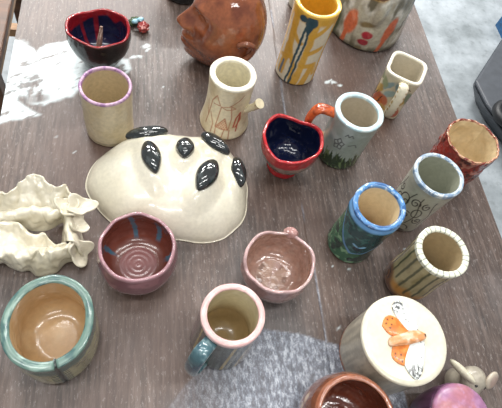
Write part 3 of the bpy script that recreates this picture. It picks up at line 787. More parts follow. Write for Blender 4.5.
def c_wing(basec, tip, axis):
    dots = rng.rand(120, 2) * .11 - .055
    def f(V, s):
        C = np.tile(basec, (len(V), 1))
        d = np.min(np.hypot(V[:, None, 0] - dots[None, :, 0], V[:, None, 1] - dots[None, :, 1]), axis=1)
        C = mix(C, lin(70, 60, 58), (d < .0010) * .85)
        t = np.hypot(V[:, 0] - tip[0], V[:, 1] - tip[1])
        n = fbm(V[:, 0] * 500, V[:, 1] * 500, seed=8)
        return mix(C, lin(40, 38, 40), (1 - sstep(.008, .018, t)) * (n > .5) * .9)
    return f
def c_hind(dotsxy):
    def f(V, s):
        C = mix(np.zeros((len(V), 3)) + lin(222, 136, 62), lin(204, 114, 46), sstep(.4, .7, fbm(V[:, 0] * 200, V[:, 1] * 200, seed=9)))
        for x, y in dotsxy: C = mix(C, lin(90, 52, 36), (np.hypot(V[:, 0] - x, V[:, 1] - y) < .0013) * .9)
        return C
    return f
zl = .0958
puffy('hindwing', HW1, zl, .0030, SATIN, lid, c_hind([(-.022, .020), (-.019, .025), (-.015, .018), (-.012, .026), (-.018, .014)]), label='upper orange hindwing')
puffy('hindwing', HW2, zl, .0030, SATIN, lid, c_hind([(-.019, -.018), (-.016, -.025), (-.012, -.020), (-.012, -.028), (-.020, -.022)]), label='lower orange hindwing')
puffy('forewing', FW1, zl, .0042, SATIN, lid, c_wing(lin(226, 230, 226), (-.004, .046), 0), label='upper white speckled forewing')
puffy('forewing', FW2, zl, .0042, SATIN, lid, c_wing(lin(226, 230, 226), (.004, -.046), 0), label='lower white speckled forewing')
def c_mb(V, s):
    C = mix(np.zeros((len(V), 3)) + lin(214, 148, 96), lin(228, 190, 160), sstep(.4, .7, fbm(V[:, 0] * 160, V[:, 1] * 160, seed=19)))
    return mix(C, lin(60, 36, 30), (np.hypot(V[:, 0] - .0272, V[:, 1] - .0018) < .0022) * .9)
puffy('moth_body', [(-.0217, .0015), (-.0136, .0043), (.013, .009), (.0261, .0055), (.0285, .0022), (.0265, -.0022), (.0187, -.0054), (-.0019, -.0086), (-.0219, -.0089), (-.0245, -.0035)], zl + .0005, .0075, SATIN, lid, c_mb, label='peach moth body', rough=.001)

# --- brown speckled bowl at the front
def paint_brown(TG, S, Z, TH, R):
    C = tags(TG, lin(116, 70, 50), lin(150, 94, 70), lin(108, 54, 38), lin(100, 50, 36))
    n = fbm(S * 40, Z * 40, seed=161)
    C2 = mix(C, lin(126, 74, 54), sstep(.45, .7, n))
    for q in range(46):
        cs, cz = rng.rand() * .40 - .20, .012 + rng.rand() * .055
        C2 = mix(C2, lin(186, 164, 142), blob(S, Z, cs, cz, .0040 + .0025 * rng.rand(), .0030 + .0015 * rng.rand(), rng.rand() * 3, .4) * .9)
    C = np.where((TG == 0)[..., None], C2, C)
    return np.where((TG >= 2)[..., None], mix(C, lin(150, 96, 76), sstep(.62, .75, fbm(np.cos(TH) * R * 130, np.sin(TH) * R * 130, Z * 90, seed=167)) * .5), C)
vessel('bowl', 'chestnut brown rounded bowl with pale speckles, cut off by the bottom of the photo', 'bowl', .2370, .0405,
       [(0, .036), (.006, .043), (.026, .0555), (.050, .0590), (.076, .0550), (.090, .0490)], .006, paint_brown, band=.004, mat=GLOSSW, wob=.012, seed=71)

# --- purple pot with domed top
purple = thing('round_pot', 'purple marbled round pot in front of the moth jar with a grey mouse behind it', 'pot', (.3760, .0345, TZ))
def c_purple(TH, Z, R):
    C = np.zeros(TH.shape + (3,)) + lin(112, 70, 104)
    return mix(C, lin(82, 50, 76), sstep(.4, .7, fbm(TH * 7, Z * 60, seed=171)))
ring_mesh('body', [(0, 0), (.028, 0), (.031, .001), (.034, .008), (.0375, .024), (.039, .050), (.0385, .075), (.0375, .0785), (.034, .079), (0, .079)], 128, SATIN, purple, c_purple, wob=.015, seed=4)
def c_dome(TH, Z, R):
    X, Y = R * np.cos(TH), R * np.sin(TH)
    C = np.zeros(TH.shape + (3,)) + lin(152, 106, 140)
    C = mix(C, lin(176, 112, 106), sstep(.45, .7, fbm(X * 30 + 3, Y * 30 + 9, seed=175)) * .7)
    return mix(C, lin(176, 134, 166), sstep(.5, .75, fbm(X * 160, Y * 160, seed=178)) * .6)
ring_mesh('domed_lid', [(0, .0791), (.032, .0791), (.0372, .0795), (.0378, .0812)] + [(.0375 * math.cos(a), .0822 + .013 * math.sin(a)) for a in np.linspace(.05, PI / 2 - .02, 20)] + [(0, .0952)], 128, SATIN, purple, c_dome, wob=.012, seed=6, label='mottled mauve and orange domed top')

# --- grey mouse figurine
mouse = thing('mouse_figurine', 'small grey clay mouse with pinkish ear peeking from behind the purple pot', 'figurine', (.4285, .0790, TZ))
mouse.scale = (1.15, 1.15, 1.15)
MG = lin(170, 162, 146)
def mouse_body():
    bm = bmesh.new(); bmesh.ops.create_uvsphere(bm, u_segments=48, v_segments=40, radius=1)
    V = np.array([v.co[:] for v in bm.verts]); F = [[v.index for v in f.verts] for f in bm.faces]; bm.free()
    z = V[:, 2]
    # one continuous figure: pear body narrowing into a neck, then a round head with a snout
    zz = (z + 1) / 2
    prof = np.interp(zz, [0, .05, .2, .4, .52, .60, .72, .86, .96, 1], [.0, .55, 1.0, .92, .66, .60, .80, .72, .36, 0]) * .019
    r = np.hypot(V[:, 0], V[:, 1]); r[r < 1e-6] = 1
    P = np.stack([V[:, 0] / r * prof, V[:, 1] / r * prof, zz * .058], -1)
    fr = np.stack([P[:, 0] * -.45 + P[:, 1] * -.89], -1)[:, 0]
    sn = np.exp(-((P[:, 2] - .040) / .007) ** 2) * sstep(.007, .016, fr)
    P[:, 0] += -.45 * .007 * sn; P[:, 1] += -.89 * .007 * sn
    return P, F
P, F = mouse_body()
mesh_obj('body', P, F, SATIN, mouse, mix(np.zeros((len(P), 3)) + MG, lin(150, 142, 128), sstep(.4, .7, fbm(P[:, 0] * 120, P[:, 1] * 120, P[:, 2] * 120, seed=2))))
ear_m = Matrix.Rotation(.5, 3, 'Z') @ Matrix.Rotation(.9, 3, 'X')
ellipsoid('ear', (.0195, -.004, .049), (.0115, .0115, .004), SATIN, mouse, lambda U: mix(np.zeros((len(U), 3)) + lin(176, 152, 140), lin(190, 178, 160), sstep(.5, .9, np.hypot(U[:, 0], U[:, 1]))), R=ear_m, sub=3, label='pinkish round ear')
ellipsoid('ear', (-.0165, .008, .052), (.0045, .018, .006), SATIN, mouse, const(lin(196, 190, 168)), R=Matrix.Rotation(.55, 3, 'Z') @ Matrix.Rotation(-.2, 3, 'X'), sub=3, label='pale ear seen edge-on')
for ex, ey, ez in [(-.0045, -.0085, .0515), (.0085, -.0105, .0465)]:
    ellipsoid('eye', (ex, ey, ez), (.0024, .0024, .0024), DARKG, mouse, const(lin(34, 32, 32)), sub=2)

# --- black bowl with red inside, and stick
def paint_black(TG, S, Z, TH, R):
    C = tags(TG, lin(24, 20, 22), lin(150, 34, 40), lin(30, 32, 60), lin(24, 26, 48))
    ang = TH
    dr = noise(ang * 3.1, ang * 0, seed=181)
    red = sstep(.066 - .014 * dr - .003, .066 - .014 * dr + .003, Z) * (TG == 2)
    C = mix(C, lin(150, 28, 36), red)
    st = (1 - sstep(.07, .12, np.abs((ang - 1.75)))) * (TG == 2) + (1 - sstep(.05, .09, np.abs((ang - 2.35)))) * (TG == 2)
    C = mix(C, lin(140, 34, 44), np.clip(st, 0, 1) * .9)
    C = mix(C, lin(60, 26, 30), (TG == 0) * sstep(.5, .8, fbm(S * 50, Z * 50, seed=184)) * .6)
    C = np.where((TG == 1)[..., None], mix(C, lin(34, 20, 22), sstep(.0005, .0025, R - .0475) * .9), C)
    return C
def blackshape(TH, Z, REL):
    return 1 + sstep(.02, .065, Z) * (.06 * np.cos(2 * TH) - .05 * np.exp(-((TH - 1.75) / .35) ** 2) + .02 * np.cos(3 * TH + .6))
vessel('bowl', 'black glazed bowl with glossy red and navy inside standing on white paint', 'bowl', -.0868, .674,
       [(0, .023), (.005, .028), (.02, .0395), (.045, .0495), (.077, .0500)], .0052, paint_black, band=.004, mat=DARKG, shape=blackshape, wob=.022, seed=77,
       zw=lambda TH, REL: .003 * np.sin(2 * TH + .4) + .002 * np.sin(5 * TH) - .003 * np.exp(-((TH - 1.75) / .4) ** 2), rimlabel='red rim with dark outer edge')
stick = thing('stick', 'short weathered wooden stick leaning inside the black and red bowl', 'stick', (-.0875, .675, TZ + .012))
def c_st(u, w, V):
    return mix(np.zeros((len(u), 3)) + lin(126, 98, 84), lin(196, 180, 164), sstep(.5, .65, fbm(w * 3, u * 9, seed=5)))
sweep('shaft', [(-.004, -.014, .0), (-.001, -.009, .024), (.003, -.003, .044), (.006, .002, .062)], [.0052, .005, .004, .0022], [.0052, .005, .004, .0022], MATTE, stick, c_st, up=(1, 0, 0))

# --- tiny strawberry
berry = thing('berry_ornament', 'tiny glazed red berry ornament with green top and pale blue bow', 'ornament', (-.0205, .7655, TZ))
def bumpy(a, k, sd): return lambda V: V * (1 + a * 2 * (noise(V[:, 0] * k + 9, V[:, 1] * k + 9, V[:, 2] * k + 9, sd) - .5))[:, None]
ellipsoid('fruit', (.006, -.009, .0085), (.0105, .0115, .0085), DARKG, berry, lambda U: mix(np.zeros((len(U), 3)) + lin(140, 50, 48), lin(196, 130, 122), sstep(.6, .75, noise(U[:, 0] * 5 + 9, U[:, 1] * 5 + 9, U[:, 2] * 5 + 9, 4))), deform=bumpy(.25, 4, 1))
for k, (dx, dy) in enumerate([(-.012, .010), (-.005, .013), (-.015, .003)]):
    ellipsoid('leaf', (dx, dy, .006), (.0065, .0065, .006), DARKG, berry, const(lin(66, 84, 56)), sub=3, deform=bumpy(.3, 3, k))
for dx, dy, rz in [(-.0085, -.0005, .5), (.0015, .0055, .5)]:
    ellipsoid('bow_loop', (dx, dy, .0135), (.0066, .0048, .0045), GLOSS, berry, const(lin(150, 196, 212)), R=Matrix.Rotation(rz, 3, 'Z'), sub=3, deform=bumpy(.2, 3, 7))
ellipsoid('bow_knot', (-.0035, .002, .0155), (.003, .003, .003), GLOSS, berry, const(lin(128, 180, 200)), sub=3)

# --- brown glazed head
head = thing('head_sculpture', 'glossy reddish brown ceramic head facing left with nose, lips and ear', 'sculpture', (.1360, .694, TZ), 0.0)
bm = bmesh.new(); bmesh.ops.create_icosphere(bm, subdivisions=6, radius=1)
V = np.array([v.co[:] for v in bm.verts]); F = [[v.index for v in f.verts] for f in bm.faces]; bm.free()
U = V.copy()
HZ = .088
P = V * np.array([.066, .066, .092]); P[:, 2] += HZ
# skull fuller behind, jaw tapering to the chin in front
lowf = 1 - sstep(.0, .09, P[:, 2]); front = sstep(.0, -.06, P[:, 0]) if False else np.clip(-P[:, 0] / .068, 0, 1)
P[:, 1] *= 1 - .06 * lowf - .20 * front * front
P[:, 0] += lowf * -.004
def bump(cx, cy, cz, sx, sy, sz, dx, dy=0, dz=0, both=False):
    for sgn in ((1, -1) if both else (1,)):
        w = np.exp(-((P0[:, 0] - cx) / sx) ** 2 - ((P0[:, 1] - cy * sgn) / sy) ** 2 - ((P0[:, 2] - cz) / sz) ** 2)
        P[:, 0] += w * dx; P[:, 1] += w * dy * sgn; P[:, 2] += w * dz
P0 = P.copy()
bump(-.064, 0, .092, .03, .013, .013, -.020, 0, -.003)      # nose tip
bump(-.066, 0, .108, .03, .010, .017, -.012)                # bridge
bump(-.060, .012, .087, .02, .007, .008, -.007, .004, 0, True)   # nostril wings
bump(-.055, .024, .114, .02, .013, .010, .010, -.003, 0, True)   # eye sockets
bump(-.050, .024, .114, .02, .009, .005, -.006, 0, 0, True)      # lids
bump(-.055, .022, .131, .03, .020, .008, -.006, 0, 0, True)      # brow
bump(-.045, 0, .040, .04, .036, .034, -.018)                # jaw carried well forward
bump(-.060, 0, .064, .03, .020, .008, -.008)                # upper lip
bump(-.058, 0, .050, .03, .018, .009, -.007)                # lower lip
bump(-.060, 0, .0573,   .03, .016, .0032, .004)               # mouth line
bump(-.048, 0, .022, .03, .022, .014, -.010)                # chin
bump(-.040, .042, .078, .02, .020, .022, -.003, .005, 0, True)   # cheeks
P[:, 2] = np.where(P[:, 2] < .012, .012 + (P[:, 2] - .012) * .5, P[:, 2])
P[:, 2] -= P[:, 2].min()
P *= (1 + .012 * (fbm(U[:, 0] * 2 + 9, U[:, 1] * 2 + 9, U[:, 2] * 2 + 9, seed=9) - .5))[:, None]
P[:, 2] -= P[:, 2].min()
C = mix(np.zeros((len(P), 3)) + lin(150, 86, 54), lin(118, 62, 40), sstep(.4, .7, fbm(P[:, 0] * 40, P[:, 1] * 40, P[:, 2] * 40, seed=31)))
C = mix(C, lin(78, 42, 32), np.exp(-((P0[:, 2] - .0573) / .0022) ** 2) * (P0[:, 0] < -.042) * .8)
mesh_obj('face', P, F, GLOSSW, head, C)
def c_ear(u, w, V): return mix(np.zeros((len(u), 3)) + lin(138, 84, 60), lin(110, 60, 44), sstep(.4, .7, fbm(V[:, 0] * 80, V[:, 1] * 80, V[:, 2] * 80, seed=3)))
for sg in (-1, 1):
    y0 = sg * .0605
    sweep('ear', [(.012, y0 * .97, .086), (.010, y0 + sg * .006, .099), (.021, y0 + sg * .010, .106), (.034, y0 + sg * .008, .098), (.034, y0 + sg * .006, .082), (.024, y0 + sg * .004, .066), (.014, y0 * .96, .062)],
          [.004, .0045, .005, .005, .0045, .005, .004], [.004, .005, .005, .005, .005, .006, .004], GLOSSW, head, c_ear, up=(0, 1, 0), n=60)

# --- cream dish with black spots (upturned)
dish = thing('spotted_dish', 'large upturned cream dish with six raised glossy black oval spots', 'dish', (.030, .405, TZ))
OUT = np.array([(-.0968, .4051), (-.0905, .4410), (-.0717, .4640), (-.0332, .4860), (.024, .4990), (.0745, .4960), (.1210, .4850), (.1444, .4530), (.1541, .3955), (.1438, .3479), (.1177, .3203), (.0784, .309), (.0439, .3162), (-.0006, .3205), (-.0477, .3366), (-.0747, .3627)]) - np.array([.030, .405])
ao = np.arctan2(OUT[:, 1], OUT[:, 0]); od = np.hypot(OUT[:, 0], OUT[:, 1]); o_ = np.argsort(ao); ao, od = ao[o_], od[o_]
def orad(t):
    t = (np.asarray(t) + PI) % (2 * PI) - PI
    A = np.concatenate([ao - 2 * PI, ao, ao + 2 * PI]); D = np.concatenate([od, od, od])
    k = np.zeros_like(t, float)
    for q in (-.12, -.06, 0, .06, .12): k = k + np.interp(t + q, A, D)
    return k / 5
SP = [(-.0357, .0690, .030, .0145, .10), (-.0285, .0135, .0135, .029, .22), (.0212, .0315, .0135, .0195, -.1), (.0520, -.0150, .0150, .030, -.48), (.0700, .0500, .0130, .0275, .85), (.1045, .0045, .0125, .0260, .12)]
def dome_z(x, y):
    r = np.hypot(x, y); s = np.clip(r / orad(np.arctan2(y, x)), 0, 1)
    z = .056 * (1 - s ** 2.8) ** .58
    z = z + .004 * (fbm(np.asarray(x) * 22 + 4, np.asarray(y) * 22 + 4, seed=3) - .5) * (1 - s ** 4)
    for cx, cy, rx, ry, rot in SP:
        z = z + .012 * blob(x, y, cx - .001, cy - .005, rx * 1.35, ry * 1.3, rot, .55)
    return z
ns = 220; th = np.linspace(0, 2 * PI, ns, endpoint=False)
s_in = np.concatenate([[0.0], np.linspace(.02, .96, 90), np.linspace(.965, 1.0, 18)])
TH, SS = np.meshgrid(th, s_in); RR = SS * orad(TH)
X, Y = RR * np.cos(TH), RR * np.sin(TH); Z = dome_z(X, Y)
lipw = sstep(.984, .992, SS); Z = Z * (1 - lipw) + lipw * (.0020 + .002 * noise(TH * 5, TH * 0, seed=4))
edge = 1 + .012 * (noise(np.cos(TH) * 6 + 8, np.sin(TH) * 6 + 8, seed=14) - .5) * 2 * sstep(.9, 1, SS) + .012 * lipw
X, Y = X * edge, Y * edge
V1 = np.stack([X, Y, Z + .0], -1)
# close with a thin wall down to the table and an inside skin
Vb = V1[-1].copy(); Vb[:, 2] = 0.0
Vi = V1[::-1][6:].copy(); Vi[..., 2] = np.maximum(Vi[..., 2] - .006, .001); Vi[..., :2] *= .97
Vall = np.concatenate([V1, Vb[None], Vi], 0)
C = mix(np.zeros(Vall.shape[:2] + (3,)) + lin(216, 209, 187), lin(226, 220, 201), sstep(.35, .7, fbm(Vall[..., 0] * 25, Vall[..., 1] * 25, seed=6)))
C = mix(C, lin(182, 168, 136), (np.arange(Vall.shape[0]) >= len(s_in))[:, None] * np.ones(ns) * .6)
mesh_obj('dome', Vall.reshape(-1, 3), grid_faces(Vall.shape[0], ns), GLOSS, dish, C.reshape(-1, 3))
for cx, cy, rx, ry, rot in SP:
    e = .002
    z0 = float(dome_z(np.array([cx]), np.array([cy]))[0])
    gxn = float((dome_z(np.array([cx + .008]), np.array([cy]))[0] - dome_z(np.array([cx - .008]), np.array([cy]))[0]) / .016)
    gyn = float((dome_z(np.array([cx]), np.array([cy + .008]))[0] - dome_z(np.array([cx]), np.array([cy - .008]))[0]) / .016)
    nrm = Vector((-gxn, -gyn, 1)).normalized()
    q = Vector((0, 0, 1)).rotation_difference(nrm).to_matrix() @ Matrix.Rotation(rot, 3, 'Z')
    ellipsoid('black_spot', (cx, cy, z0 + .0005), (rx * 1.1, ry * 1.02, .0125), SPOTG, dish, lambda U: mix(np.zeros((len(U), 3)) + lin(40, 43, 43), lin(72, 78, 78), sstep(.5, .75, fbm(U[:, 0] * 3 + 9, U[:, 1] * 3 + 9, U[:, 2] * 3, seed=7))),
              R=q, sub=4, deform=lambda W: np.stack([W[:, 0] * (1 - .22 * np.abs(W[:, 1]) ** 1.5 + .12 * W[:, 1]), W[:, 1], W[:, 2]], -1))

# --- ruffled freeform bowl
ruf = thing('ruffled_bowl', 'cream freeform ruffled bowl like an open flower with the table showing through', 'bowl', (-.137, .318, TZ))
def sheet(name, a0, a1, na, fn, thick, label=None, nv=26, closed=False):
    """wavy clay sheet: fn(angle array, v array) -> xyz; given real thickness"""
    aa = np.linspace(a0, a1, na, endpoint=not closed); vv = np.linspace(0, 1, nv)
    A, W = np.meshgrid(aa, vv)
    P = np.stack(fn(A, W), -1)
    du = np.gradient(P, axis=1)
    if closed: du = (np.roll(P, -1, 1) - np.roll(P, 1, 1)) / 2
    dv = np.gradient(P, axis=0); N = np.cross(du, dv); N /= np.linalg.norm(N, axis=-1)[..., None] + 1e-9
    Q = P + N * thick
    Pz = P.copy()
    V = np.concatenate([Pz, (P[-1:] + Q[-1:]) / 2 + dv[-1:] * .5 , Q[::-1]], 0)
    V[..., 2] = np.maximum(V[..., 2], 0)
    nr = V.shape[0]
    F = grid_faces(nr, na, closed=closed)
    idx = lambda i, j: i * na + j
    if not closed:
        for j in (0, na - 1):
            for i in range((nr - 1) // 2):
                F.append((idx(i, j), idx(i + 1, j), idx(nr - 2 - i, j), idx(nr - 1 - i, j)))
    Vf = V.reshape(-1, 3)
    C = mix(np.zeros((len(Vf), 3)) + lin(207, 199, 176), lin(224, 217, 197), sstep(.35, .7, fbm(Vf[:, 0] * 60, Vf[:, 1] * 60, Vf[:, 2] * 60, seed=12)))
    return mesh_obj(name, Vf, F, GLOSS, ruf, C, label=label)
# contour lines of the folded clay sheets, measured from the bowl's middle (x, y, z)
BACK_RIM = [(-0.0943, 0.0081, 0.05), (-0.088, 0.0293, 0.052), (-0.0763, 0.0396, 0.054), (-0.0649, 0.0468, 0.052), (-0.0519, 0.0513, 0.054), (-0.044, 0.0602, 0.052), (-0.0328, 0.0694, 0.056), (-0.0196, 0.0757, 0.058), (-0.0098, 0.0694, 0.055), (0.0003, 0.0602, 0.052), (0.011, 0.0565, 0.056), (0.0185, 0.0602, 0.05), (0.0281, 0.0498, 0.048)]
BACK_MID = [(-0.0943, 0.0072, 0.03), (-0.089, 0.0207, 0.03), (-0.0782, 0.0229, 0.03), (-0.067, 0.0229, 0.03), (-0.0523, 0.0261, 0.03), (-0.0404, 0.0264, 0.032), (-0.0317, 0.0271, 0.034), (-0.0228, 0.0298, 0.036), (-0.0158, 0.0301, 0.032), (-0.008, 0.03, 0.032), (0.0026, 0.0243, 0.034), (0.0096, 0.03, 0.032), (0.0149, 0.0344, 0.03)]
BACK_FOOT = [(-0.0949, 0.0132, 0.004), (-0.0883, 0.0201, 0.004), (-0.0769, 0.0214, 0.004), (-0.0653, 0.0213, 0.004), (-0.0534, 0.0203, 0.004), (-0.0435, 0.0192, 0.004), (-0.0354, 0.0173, 0.004), (-0.0272, 0.0144, 0.004), (-0.0192, 0.0138, 0.004), (-0.0113, 0.0142, 0.004), (-0.0017, 0.0194, 0.004), (0.0058, 0.0255, 0.004), (0.0117, 0.0284, 0.004)]
F_HOLE = [(-0.0942, 0.0122, 0.006), (-0.0838, 0.0191, 0.006), (-0.0726, 0.0213, 0.006), (-0.0569, 0.0202, 0.006), (-0.0426, 0.0154, 0.006), (-0.0315, 0.0032, 0.006), (-0.0195, 0.0012, 0.006), (-0.0097, 0.0011, 0.006), (-0.0024, -0.005, 0.006), (0.0073, -0.0111, 0.006), (0.0141, -0.0122, 0.006)]
F_LIP = [(-0.0925, 0.0072, 0.03), (-0.0798, 0.0119, 0.032), (-0.0646, 0.0126, 0.034), (-0.0491, 0.0115, 0.036), (-0.0341, 0.0031, 0.04), (-0.0263, -0.0066, 0.036), (-0.017, -0.0102, 0.034), (-0.005, -0.0096, 0.038), (0.0009, -0.0149, 0.034), (0.013, -0.0239, 0.036), (0.0216, -0.025, 0.04)]
F_VAL = [(-0.0944, -0.0038, 0.03), (-0.0795, -0.0062, 0.03), (-0.0636, -0.0055, 0.028), (-0.048, -0.0079, 0.03), (-0.0342, -0.0143, 0.03), (-0.0263, -0.0214, 0.028), (-0.0162, -0.0247, 0.03), (-0.0055, -0.0226, 0.028), (0.0031, -0.0263, 0.032), (0.0152, -0.0283, 0.036), (0.0262, -0.0259, 0.04)]
F_RIM = [(-0.0903, -0.0275, 0.044), (-0.0724, -0.0379, 0.046), (-0.0544, -0.0407, 0.046), (-0.0397, -0.0411, 0.048), (-0.0282, -0.0437, 0.042), (-0.0147, -0.0407, 0.048), (-0.0043, -0.0401, 0.046), (0.0051, -0.0394, 0.048), (0.0156, -0.0371, 0.046), (0.0246, -0.0338, 0.046), (0.0326, -0.0271, 0.048)]
F_FOOT = [(-0.1039, -0.0172, 0.002), (-0.0829, -0.033, 0.002), (-0.062, -0.0357, 0.002), (-0.0537, -0.0419, 0.002), (-0.0378, -0.0493, 0.002), (-0.0265, -0.0487, 0.002), (-0.0162, -0.0568, 0.002), (-0.0029, -0.0563, 0.002), (0.0101, -0.0515, 0.002), (0.0208, -0.0386, 0.002), (0.0352, -0.0358, 0.002)]
R_IN = [(0.0105, 0.0284, 0.004), (0.0149, 0.024, 0.004), (0.0158, 0.0121, 0.004), (0.0154, -0.002, 0.004), (0.0145, -0.0113, 0.004)]
R_RIM = [(0.0205, 0.0317, 0.048), (0.0273, 0.0096, 0.046), (0.0267, -0.0053, 0.044), (0.0309, -0.0174, 0.046), (0.034, -0.0249, 0.048)]
R_FOOT = [(0.0301, 0.0372, 0.002), (0.0346, 0.0201, 0.002), (0.0364, 0.0057, 0.002), (0.0415, -0.0108, 0.002), (0.0443, -0.036, 0.002)]
def loft(name, lines, na=130, nv=34, thick=.0032, wave=.0034, seed=0, label=None):
    """clay sheet running smoothly through several contour lines, with ripples"""
    L = np.array([spline(l, na) for l in lines])                    # k, na, 3
    G = np.stack([spline(L[:, j], nv) for j in range(na)], 1)       # nv, na, 3
    x, y, z = G[..., 0], G[..., 1], G[..., 2]
    e = np.linspace(0, 1, nv)[:, None]
    for d, sd in ((0, 1), (1, 2), (2, 3)):
        G[..., d] = G[..., d] + wave * 2 * (fbm(x * 95 + sd * 7, y * 95, z * 70, seed=seed + sd, octv=2) - .5) * sstep(.004, .016, z)
    ru = sstep(.030, .048, z)
    G[..., 1] += ru * (.0016 * np.sin(x * 300 + 3 * np.sin(x * 90)) + .0006 * np.sin(x * 610 + seed))
    G[..., 2] += ru * .0012 * np.sin(x * 350 + seed + y * 200)
    def fn(A, W): return G[..., 0], G[..., 1], np.maximum(G[..., 2], 0)
    return sheet(name, 0, 1, na, fn, thick, label=label, nv=nv)
loft('back_wall', [BACK_FOOT, [(p[0], p[1] - .007, p[2] + .002) for p in BACK_MID], [(p[0], p[1] + .001, p[2] + .003) for p in BACK_MID], [(p[0], p[1] + .008, p[2] - .003) for p in BACK_MID], [(p[0] * .985, p[1] * .72 + .006, p[2] * .80) for p in BACK_RIM], BACK_RIM], nv=70, seed=3)
loft('front_wall', [F_HOLE, F_LIP, F_VAL, F_RIM, [((p[0] + q[0]) / 2, (p[1] + q[1]) / 2 - .005, .026) for p, q in zip(F_RIM, F_FOOT)], F_FOOT], nv=60, seed=13)
loft('side_wall', [R_IN, R_RIM, R_FOOT], na=60, seed=23, wave=.002)
def petal(cx, cy, z0, rz, tilt, sx, sy, cup=.010, seed=0, name='curled_petal'):
    def fn(A, W):
        q = 1 + .16 * np.sin(3 * A + seed) + .08 * np.sin(5 * A + 2 * seed)
        x = W * sx * q * np.cos(A); y = W * sy * q * np.sin(A)
        z = cup * W ** 2 + .0035 * np.sin(3 * A + seed) * W
        M = np.array(Matrix.Rotation(rz, 3, 'Z') @ Matrix.Rotation(tilt, 3, 'Y'))
        Q = np.einsum('ij,j...->i...', M, np.stack([x, y, z]))
        return Q[0] + cx, Q[1] + cy, Q[2] + z0
    return sheet(name, 0, 2 * PI, 60, fn, .0030, nv=14, closed=True)
petal(.0225, .0270, .043, .6, .30, .013, .016, .008, 1)
petal(.0400, .0300, .043, .3, .25, .019, .014, .007, 2)
petal(.0360, .0060, .034, 0, .55, .012, .012, .008, 3)
petal(.0390, -.0290, .022, -.5, 1.05, .020, .016, .006, 4)

# --- large painted pot at the back
def paint_big(TG, S, Z, TH, R):
    C = tags(TG, lin(170, 164, 146), lin(180, 170, 150), lin(120, 112, 96))
    n = fbm(S * 35, Z * 30, seed=201)
    C2 = mix(C, lin(206, 202, 190), sstep(.5, .68, n)); C2 = mix(C2, lin(110, 104, 86), sstep(.58, .75, fbm(S * 45 + 5, Z * 18, seed=203)))
    C2 = mix(C2, lin(74, 70, 50), (1 - sstep(.006, .020, Z + .014 * (noise(S * 40, Z * 0, seed=7) - .5))) * .9)
    C2 = mix(C2, lin(66, 74, 46), blob(S, Z, -.060, .03, .012, .03, 0, .5))
    n2 = .004 * (fbm(S * 90, Z * 90, seed=4) - .5); s, z = S + n2 - .013, Z + n2 + .004
    OR = lin(196, 98, 60)
    C2 = mix(C2, OR, np.maximum(blob(s, z, -.040, .056, .014, .026, .0, .2), 1 - sstep(.003, .006, segd(s, z, [(-.042, .034), (-.044, .008)]))))
    C2 = mix(C2, lin(184, 92, 58), np.maximum(blob(s, z, .044, .060, .010, .028, -.2, .2), 1 - sstep(.003, .006, segd(s, z, [(.040, .034), (.036, .010)]))))
    RD = lin(150, 34, 48)
    C2 = mix(C2, RD, np.maximum(blob(s, z, .002, .046, .012, .008, .15, .15), blob(s, z, .0, .029, .011, .008, 0, .15)))
    C2 = mix(C2, lin(120, 104, 72), np.maximum(blob(s, z, -.006, .066, .016, .006, .2, .4), blob(s, z, -.004, .010, .008, .006, 0, .3) * .8))
    C2 = mix(C2, lin(168, 132, 72), blob(s, z, -.008, .135, .024, .018, .1, .2)); C2 = mix(C2, lin(96, 66, 44), (np.abs(np.hypot((s + .008) / .016, (z - .132) / .010) - 1) < .25) * (z < .134) * 1.0)
    return np.where((TG == 0)[..., None], C2, C)
def big_fuzz(TG, S, Z, TH):
    nose = blob(S, Z, .021, .092, .010, .022, 0, .7) * .010
    return (TG == 0) * (nose + .003 * blob(S, Z, .014, .034, .013, .016, 0, .6) + (fbm(S * 40, Z * 22, seed=201) - .5) * .006 * sstep(.05, .08, Z))
vessel('painted_pot', 'large grey pot with a painted face, red lips and orange cheeks at the back', 'pot', .4505, .818,
       [(0, .076), (.01, .081), (.06, .077), (.12, .069), (.19, .064)], .007, paint_big, band=.006, mat=GLOSSW, wob=.01, seed=83, nz=130, ns=280, fuzz=big_fuzz)

# --- glimpsed vessels at the top edge
vessel('cup', 'black cup mostly out of frame behind the brown head', 'cup', .064, .872,
       [(0, .034), (.008, .037), (.05, .039), (.09, .040)], .005, lambda TG, S, Z, TH, R: tags(TG, lin(22, 22, 24), lin(30, 30, 32), lin(20, 20, 22)), mat=DARKG, ns=96, nz=30)
vessel('cup', 'pale cream cup glimpsed behind the tall yellow mug', 'cup', .322, .868,
       [(0, .030), (.008, .033), (.05, .034), (.085, .035)], .005, lambda TG, S, Z, TH, R: tags(TG, lin(206, 198, 176), lin(220, 214, 196), lin(190, 180, 156)), mat=GLOSS, ns=96, nz=30)

# ================================================================== AROUND THE TABLE
# wooden stool at the left of the table
W1 = flat_mat('dark_stool_wood', (104, 66, 38), .45, .3, (6, 50, 50)); W2 = flat_mat('light_stool_wood', (176, 134, 92), .5, .2, (6, 50, 50))
stool = thing('wooden_stool', 'brown slatted wooden stool on the floor left of the table', 'stool', (-.575, 1.13, 0))
for k in range(5):
    bm = bmesh.new(); box(bm, (-.17 + k * .085, 0, .44), (.075, .50, .022), bevel=.004); bm_obj('seat_slat', bm, W1 if k % 2 == 0 else W2, stool)
for sx in (-.18, .18):
    for sy in (-.2, .2):
        bm = bmesh.new(); box(bm, (sx, sy, .2145), (.042, .042, .429), bevel=.004); bm_obj('leg', bm, W1, stool)
for sy in (-.2, .2):
    bm = bmesh.new(); box(bm, (0, sy, .20), (.318, .03, .03)); bm_obj('rung', bm, W2, stool)
for sx in (-.18, .18):
    bm = bmesh.new(); box(bm, (sx, 0, .40), (.022, .358, .05)); bm_obj('rail', bm, W2, stool)

